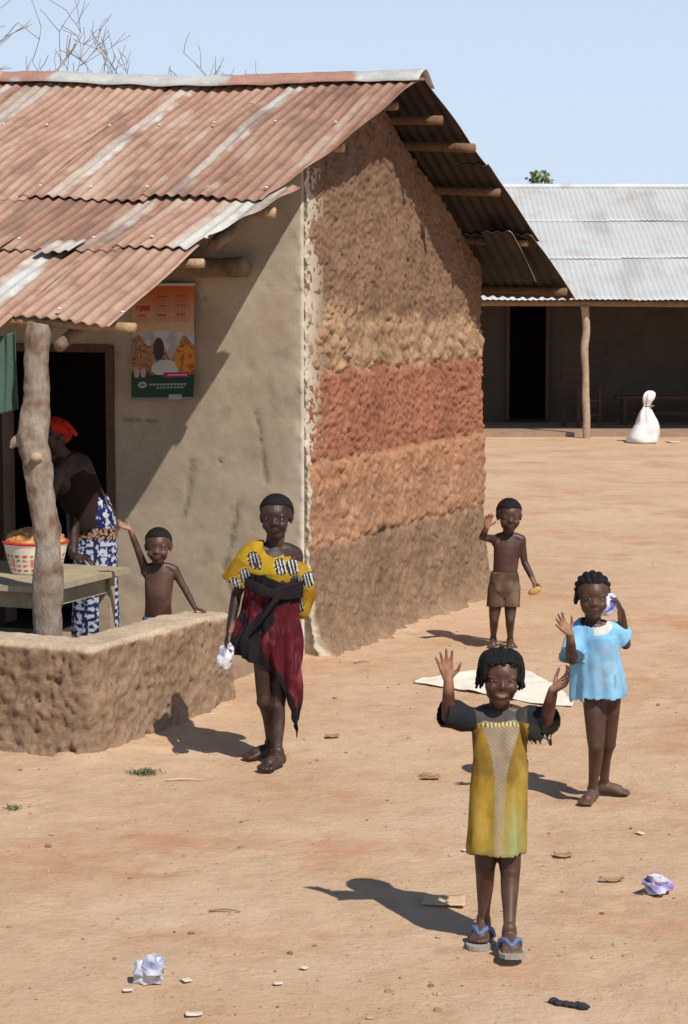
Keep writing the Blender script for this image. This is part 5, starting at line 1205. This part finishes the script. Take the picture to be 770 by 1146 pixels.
# --- small girl in a pale blue shirt
def blue_girl():
    base = G(663, 900); Y0 = base[1]; L = local(base, Y0); s = 1.02
    t = thing('person', 'barefoot girl with cornrows in oversized pale blue shirt waving one hand', 'person', (base[0], base[1], 0))
    gA = G(663, 897); gB = G(676, 889)
    J = dict(s=s, head=L(663.5, 667, 0), h=.200, head_rot=(-.02, .02, .0), neck=L(664, 699, .03), shA=L(644, 708, .02), shB=L(684, 707, .02), elA=L(640, 738, -.08), wrA=L(638, 709, -.17), elB=L(700, 721, .05), wrB=L(695, 684, .0),
             handA=((-.55, -.25, .65), (.35, -.85, .35), .112, 1, dict(curl=.12, spread=.18)), handB=((-.35, -.2, .9), (-1, 0, -.2), .105, -1, dict(curl=.45, spread=.05)),
             hipA=L(666, 775, .01), hipB=L(681, 775, .03), knA=L(667, 835, -.04), knB=L(680, 832, .06), anA=gA + ZZ * .05, anB=gB + ZZ * .05, toeA=(-.45, -.9), toeB=(1, -.25), lw=1.0, aw=.95, skin=(.066, .030, .019), dust=.42, talk=True)
    V, N, Fc, c, M, hands = body(J); mesh('body', V, Fc, M_SKIN, t, cols=c); eyes(t, J, M, .7)
    ex = [([(.30, .08, .25), (.36, .12, .05), (.37, .14, -.10)], .04, .03), ([(-.32, .0, .2), (-.365, -.02, .02), (-.375, -.01, -.10), (-.372, .0, -.16)], .045, .035)]
    cap_hair(t, J, M, .040, 'rows', 5, ex, hl=.28)
    S = Solid(); cx = 670
    def ring(px, py, wx, wy, dy=0): return (L(px, py, dy), np.array([wx, 0, 0]), np.array([0, wy, 0]))
    S.add(loft([ring(665, 695, .062, .056, .03), ring(665, 700, .094, .070, .025), ring(666, 712, .107, .086, .015), ring(668, 740, .106, .090, .01), ring(671, 765, .114, .097, .01), ring(672, 778, .120, .100, .01), ring(672, 784, .120, .100, .01)], 40))
    eA = L(640, 737, -.09); S.tube([L(650, 708, .01), L(641, 722, -.03), eA], [.050, .058, .063], n=18, flat1=True)
    eB = L(699, 717, .04); S.tube([L(678, 709, .02), L(688, 710, .03), eB], [.058, .057, .050], n=18, flat1=True)
    yb = L(672, 781)[2]
    def col(P, N):
        n = fnoise(P, 8, 4, 3); n2 = fnoise(P, 25, 3, 9); c = lerp(np.tile(np.array([.205, .43, .63]), (len(P), 1)), (.135, .31, .48), sm(n, .05, .45) * .6)
        x = P[:, 0] - L(670, 730)[0]; z = P[:, 2]; front = (N[:, 1] < 0)
        grime = np.exp(-((x - .03) / .055) ** 2) * sm(-(z - L(670, 715)[2]), 0, .05) * sm(z - yb, .0, .1); c = lerp(c, (.24, .34, .42), np.clip(grime * (.55 + 1.2 * n2), 0, .75))
        nk = P - L(666, 700, -.03); k = (np.linalg.norm(nk / np.array([.066, .085, .035]), axis=1) < 1.22) & (N[:, 1] < .3) & (nk[:, 0] > -.01); c = lerp(c, (.60, .52, .42), k * .8)
        # faded emblem, too worn to read
        e = (np.abs(x - .03) < .022) & (np.abs(z - L(670, 724)[2]) < .016) & (n2 > .02) & front; c = lerp(c, (.28, .34, .50), e * .6)
        c = lerp(c, (.10, .18, .28), np.exp(-((x - .062) / .004) ** 2) * (np.abs(z - yb - .085) < .03) * .7)
        return c
    def hemf(P):
        d = P - L(664.5, 692, -.01); k = ~(((d[:, 0] / .062) ** 2 + (d[:, 1] / .085) ** 2 + (d[:, 2] / .040) ** 2) < 1)
        return k & (P[:, 2] > yb + .03 * (P[:, 0] - base[0]) * 4 * 0 + np.where(P[:, 0] < L(652, 780)[0], -.012, .006) + .004 * np.array([noise.noise(Vector((v[0] * 40, v[1] * 40, 3))) for v in P]))
    garment(t, 'shirt', S, col, .0044, 2, .020, 9, (1, .9, .16), [(eB, eB - L(684, 707), .012, .065)], hemf, .003, 9, pleats=((4, .008, L(670, 705)[2], L(670, 775)[2], L(670, 740)[0], Y0),))
    # water sachet in the raised hand
    h = hands[1]; o = h['c'] + np.array([-.045, .0, -.01]); Vb, Fb = ellipsoid((0, 0, 0), (1, 1, 1), nu=26, nv=18); Vb = np.array(Vb); vv = vor(Vb, 1.6, 8); Vb = Vb * (.78 + .42 * vv[:, 0:1]) * np.array([.040, .022, .052])
    a = .5; R = np.array([[math.cos(a), 0, math.sin(a)], [0, 1, 0], [-math.sin(a), 0, math.cos(a)]]); Vb = Vb @ R.T; q = fnoise(Vb, 28, 2, 2)
    c = lerp(np.tile(np.array([.68, .70, .76]), (len(Vb), 1)), (.10, .13, .50), sm(q, .02, .15))
    tag(mesh('water_sachet', Vb + o, Fb, M_PLASTIC, None, origin=o, cols=c, smooth=False), 'blue and white plastic water sachet in the blue shirted girl\'s raised hand', 'sachet')
blue_girl()

# --- little boy by the gable corner
def back_boy():
    base = G(563, 727); Y0 = base[1]; L = local(base, Y0); s = .95
    t = thing('person', 'bare chested small boy in brown shorts waving beside the mud house corner', 'person', (base[0], base[1], 0))
    gA = G(552, 724); gB = G(571, 725)
    J = dict(s=s, head=L(570, 577.5, -.01), h=.212, head_rot=(.03, .02, .0), neck=L(568, 600, .02), shA=L(555, 604, .01), shB=L(583, 604, .02), elA=L(540, 601, -.09), wrA=L(545, 590, -.18), elB=L(587, 629, .02), wrB=L(598, 652, -.03),
             handA=((.15, -.2, 1), (.25, -1, .1), .105, 1, dict(curl=.25, spread=.12)), handB=((.25, -.3, -.9), (-.4, -.8, -.1), .10, -1, dict(curl=.55, spread=.05)),
             hipA=L(556, 658, .01), hipB=L(572, 658, .01), knA=L(553, 692, -.02), knB=L(571, 692, -.02), anA=gA + ZZ * .048, anB=gB + ZZ * .048, toeA=(-.12, -1), toeB=(.1, -1), lw=.95, aw=.95, bw=.98, belly=.012, skin=(.058, .026, .017), dust=.32, voxel=.0038)
    V, N, Fc, c, M, hands = body(J); mesh('body', V, Fc, M_SKIN, t, cols=c); eyes(t, J, M, .75); cap_hair(t, J, M, .032, 'short', 3, hl=.23)
    S = Solid()
    def ring(px, py, wx, wy, dy=0): return (L(px, py, dy), np.array([wx, 0, 0]), np.array([0, wy, 0]))
    S.add(loft([ring(564.5, 640, .086, .074, .0), ring(564.5, 648, .094, .080, .01), ring(564, 660, .096, .080, .01), ring(563.5, 668, .075, .06, .01)], 32))
    for q, px in (('A', 554.5), ('B', 572)): S.tube([J['hip' + q], L(px, 680, -.01)], [.060, .060], n=16, flat1=True)
    def col(P, N):
        n = fnoise(P, 9, 3, 4); return lerp(np.tile(np.array([.085, .052, .034]), (len(P), 1)), (.15, .10, .07), sm(n, -.1, .5))
    garment(t, 'shorts', S, col, .0045, 2, .006, 14, (1, 1, .3), [(L(554.5, 680, -.01), (0, 0, -1), .01, .07), (L(572, 680, -.01), (0, 0, -1), .01, .07)], None, .003, 2)
    h = hands[1]; o = h['c'] + h['n'] * .02 + np.array([.0, -.02, -.01]); Vb, Fb = ellipsoid((0, 0, 0), (.045, .022, .022), basis(0, 0, -.4), nu=20, nv=12); Vb = np.array(Vb) + o
    tag(mesh('bread_piece', Vb + np.array([noise.noise_vector(Vector(v * 40)) for v in Vb]) * .006, Fb, M_LITTER, None, origin=o, cols=np.tile([.42, .26, .10], (len(Vb), 1))), 'small tan piece of bread in the small boy\'s lowered hand', 'bread')
back_boy()

# --- toddler leaning on the low wall
def toddler():
    Y0 = W(-1.52, .2, 0)[1]; L = local(None, Y0); s = .80; b0 = W(-1.5, .24, .087)
    t = thing('person', 'bare chested toddler in blue shorts waving over the low mud wall', 'person', b0)
    hc = L(177, 700, 0); fz = .087
    hA = L(170.5, 700, .0); hB = L(184, 700, .0)
    ax_ = hA.copy(); bx_ = hB.copy()
    kA = np.array([hA[0] - .005, hA[1] - .01, fz + .185]); kB = np.array([hB[0] + .01, hB[1] - .01, fz + .185])
    J = dict(s=s, head=L(177, 611.5, -.03), h=.198, head_rot=(-.02, .0, .0), neck=L(178, 633, -.01), shA=L(163, 638, .0), shB=L(195, 638, .0), elA=L(153, 612, -.03), wrA=L(145.5, 592, -.05), elB=L(208, 661, -.02), wrB=L(218.5, 681, -.09),
             handA=((-.9, -.2, .45), (.35, -.55, .7), .088, 1, dict(curl=.15, spread=.12)), handB=((.8, -.55, -.12), (0, -.1, -1), .085, -1, dict(curl=.15, spread=.12)),
             hipA=hA, hipB=hB, knA=kA, knB=kB, anA=np.array([kA[0], kA[1] + .01, fz + .045]), anB=np.array([kB[0], kB[1] + .01, fz + .045]), toeA=(-.1, -1), toeB=(.15, -1), zA=fz, zB=fz, lw=1.0, aw=.98, bw=1.08, belly=.030, skin=(.074, .033, .021), dust=.0, voxel=.0034)
    V, N, Fc, c, M, hands = body(J); mesh('body', V, Fc, M_SKIN, t, cols=c); eyes(t, J, M, .8); cap_hair(t, J, M, .026, 'short', 7, hl=.25)
    S = Solid(); u = J['neck'] - hc
    S.add(loft([(L(177, 689, -.005), np.array([.085, 0, 0]), np.array([0, .078, 0])), (L(176.5, 697, 0), np.array([.092, 0, 0]), np.array([0, .080, 0])), (L(177, 712, 0), np.array([.088, 0, 0]), np.array([0, .07, 0]))], 28))
    for a, b_ in ((hA, kA), (hB, kB)): S.tube([a, a * .35 + b_ * .65], [.056, .058], n=14, flat1=True)
    garment(t, 'shorts', S, lambda P, N: lerp(np.tile(np.array([.03, .13, .26]), (len(P), 1)), (.05, .20, .34), sm(fnoise(P, 12, 3), -.1, .4)), .0045, 2, .006, 14)
toddler()

# --- woman stooping in the doorway shade behind the table
def stooping_woman():
    Y0 = W(-.78, 1.0, 0)[1]; L = local(None, Y0); s = 1.58; fz = .087
    base = W(-.78, 1.0, fz)
    t = thing('person', 'woman in red headscarf and blue white wrapper stooping over the porch table', 'person', base)
    hA, hB = L(97, 585, .0), L(113, 585, .03)
    aA = np.array([L(98, 700)[0], Y0 + .0, fz + .075]); aB = np.array([L(116, 700)[0], Y0 + .05, fz + .075])
    J = dict(s=s, head=L(57, 488, -.12), h=.222, head_rot=(-.75, -.45, -.12), neck=L(72, 513, -.05), shA=L(63, 528, -.16), shB=L(92, 520, .02), elA=L(50, 575, -.26), wrA=L(44, 612, -.36), elB=L(82, 577, -.08), wrB=L(82, 621, -.28),
             handA=((-.3, -.8, -.4), (0, -.3, -1), .16, -1, dict(curl=.4)), handB=((.65, -.7, -.12), (.1, 0, -1), .165, 1, dict(curl=.2)),
             hipA=hA, hipB=hB, knA=(hA + aA) / 2 + np.array([0, -.04, .0]), knB=(hB + aB) / 2 + np.array([0, -.03, 0]), anA=aA, anB=aB, toeA=(-.4, -1), toeB=(-.2, -1), zA=fz, zB=fz, bw=1.0, skin=(.030, .015, .011), dust=.1, voxel=.005)
    V, N, Fc, c, M, hands = body(J); mesh('body', V, Fc, M_SKIN, t, cols=c); eyes(t, J, M)
    # headscarf
    S = Solid(); h = J['h']
    S.ell(J['head'] + M @ (np.array([0, .10, .19]) * h), (.40 * h, .47 * h, .36 * h), M, nu=30, nv=20)
    for k in range(5): a = .5 + k * .35; S.tube([J['head'] + M @ (np.array([-.40 * math.cos(a), -.30 + .1 * k, .22 + .05 * k]) * h), J['head'] + M @ (np.array([0, -.36 + .16 * k, .45 + .03 * k]) * h), J['head'] + M @ (np.array([.40 * math.cos(a), -.26 + .1 * k, .22 + .05 * k]) * h)], [.05 * h] * 3, n=10)
    S.tube([J['head'] + M @ (np.array([.30, .35, .2]) * h), J['head'] + np.array([.10, 0, .055]), J['head'] + np.array([.145, -.01, .01])], [.06 * h, .10 * h, .05 * h], n=10)
    S.tube([J['head'] + M @ (np.array([.25, .40, .25]) * h), J['head'] + np.array([.085, -.02, .075]), J['head'] + np.array([.125, -.03, .05])], [.05 * h, .09 * h, .04 * h], n=10)
    garment(t, 'headscarf', S, lambda P, N: lerp(np.tile(np.array([.40, .030, .014]), (len(P), 1)), (.25, .015, .01), sm(fnoise(P, 14, 3), 0, .4)), .005, 2, .006, 16, (1, 1, .5), (), None, 0)
    # dark sleeveless bodice
    S = Solid(); nb = J['neck']; hc = (hA + hB) / 2; ax = nb - hc; xs_ = unit(J['shB'] - J['shA'])
    u = unit(ax); x = unit(xs_ - u * np.dot(xs_, u)); y = np.cross(u, x)
    S.add(loft([(hc + ax * t_, x * rx * s, y * ry * s) for t_, rx, ry in ((.0, .098, .078), (.3, .092, .073), (.6, .098, .073), (.78, .098, .068), (.80, .096, .066))], 32))
    garment(t, 'bodice', S, lambda P, N: np.tile([.024, .013, .011], (len(P), 1)), .006, 2, .006)
    # wrapper
    S = Solid()
    def ring(px, py, wx, wy, dy=0): return (L(px, py, dy), np.array([wx, 0, 0]), np.array([0, wy, 0]))
    S.add(loft([ring(97, 549, .085, .085, .02), ring(100, 556, .115, .115, .02), ring(104, 575, .140, .145, .02), ring(106, 600, .140, .14, .02), ring(107, 640, .133, .13, .02), ring(108, 690, .140, .13, .02), ring(108, 712, .140, .13, .02)], 40))
    def col(P, N):
        z = P[:, 2]; ang = np.arctan2(P[:, 1] - Y0 - .02, P[:, 0] - L(105, 600)[0]); zt = L(100, 592)[2]; n = fnoise(P, 42, 3, 2)
        c = np.tile(np.array([.012, .017, .075]), (len(P), 1))
        wv = (n + .35 * np.sin(ang * 11 + z * 26)) > .12; c[wv] = (.40, .42, .46)
        low = z < zt; blk = low & ((np.floor(z / .045) + np.floor(ang / .21)) % 2 == 0); c[low] = (.012, .020, .085)
        st = low & ((np.sin(z * 150) > .1) & (np.floor(ang / .30) % 2 == 0) | (n > .16)); c[st] = (.42, .44, .50)
        band = np.abs(z - zt + .02) < .035; cell = band & (n > .0); c[band] = (.02, .016, .016); c[cell] = (.32, .30, .22); c[band & (n > .2)] = (.3, .08, .05)
        return c
    garment(t, 'wrapper', S, col, .006, 2, .012, 8, (1, 1, .2), [(L(108, 712, .02), (0, 0, -1), .02, .2)], None, .004, 4)
stooping_woman()
#@@END
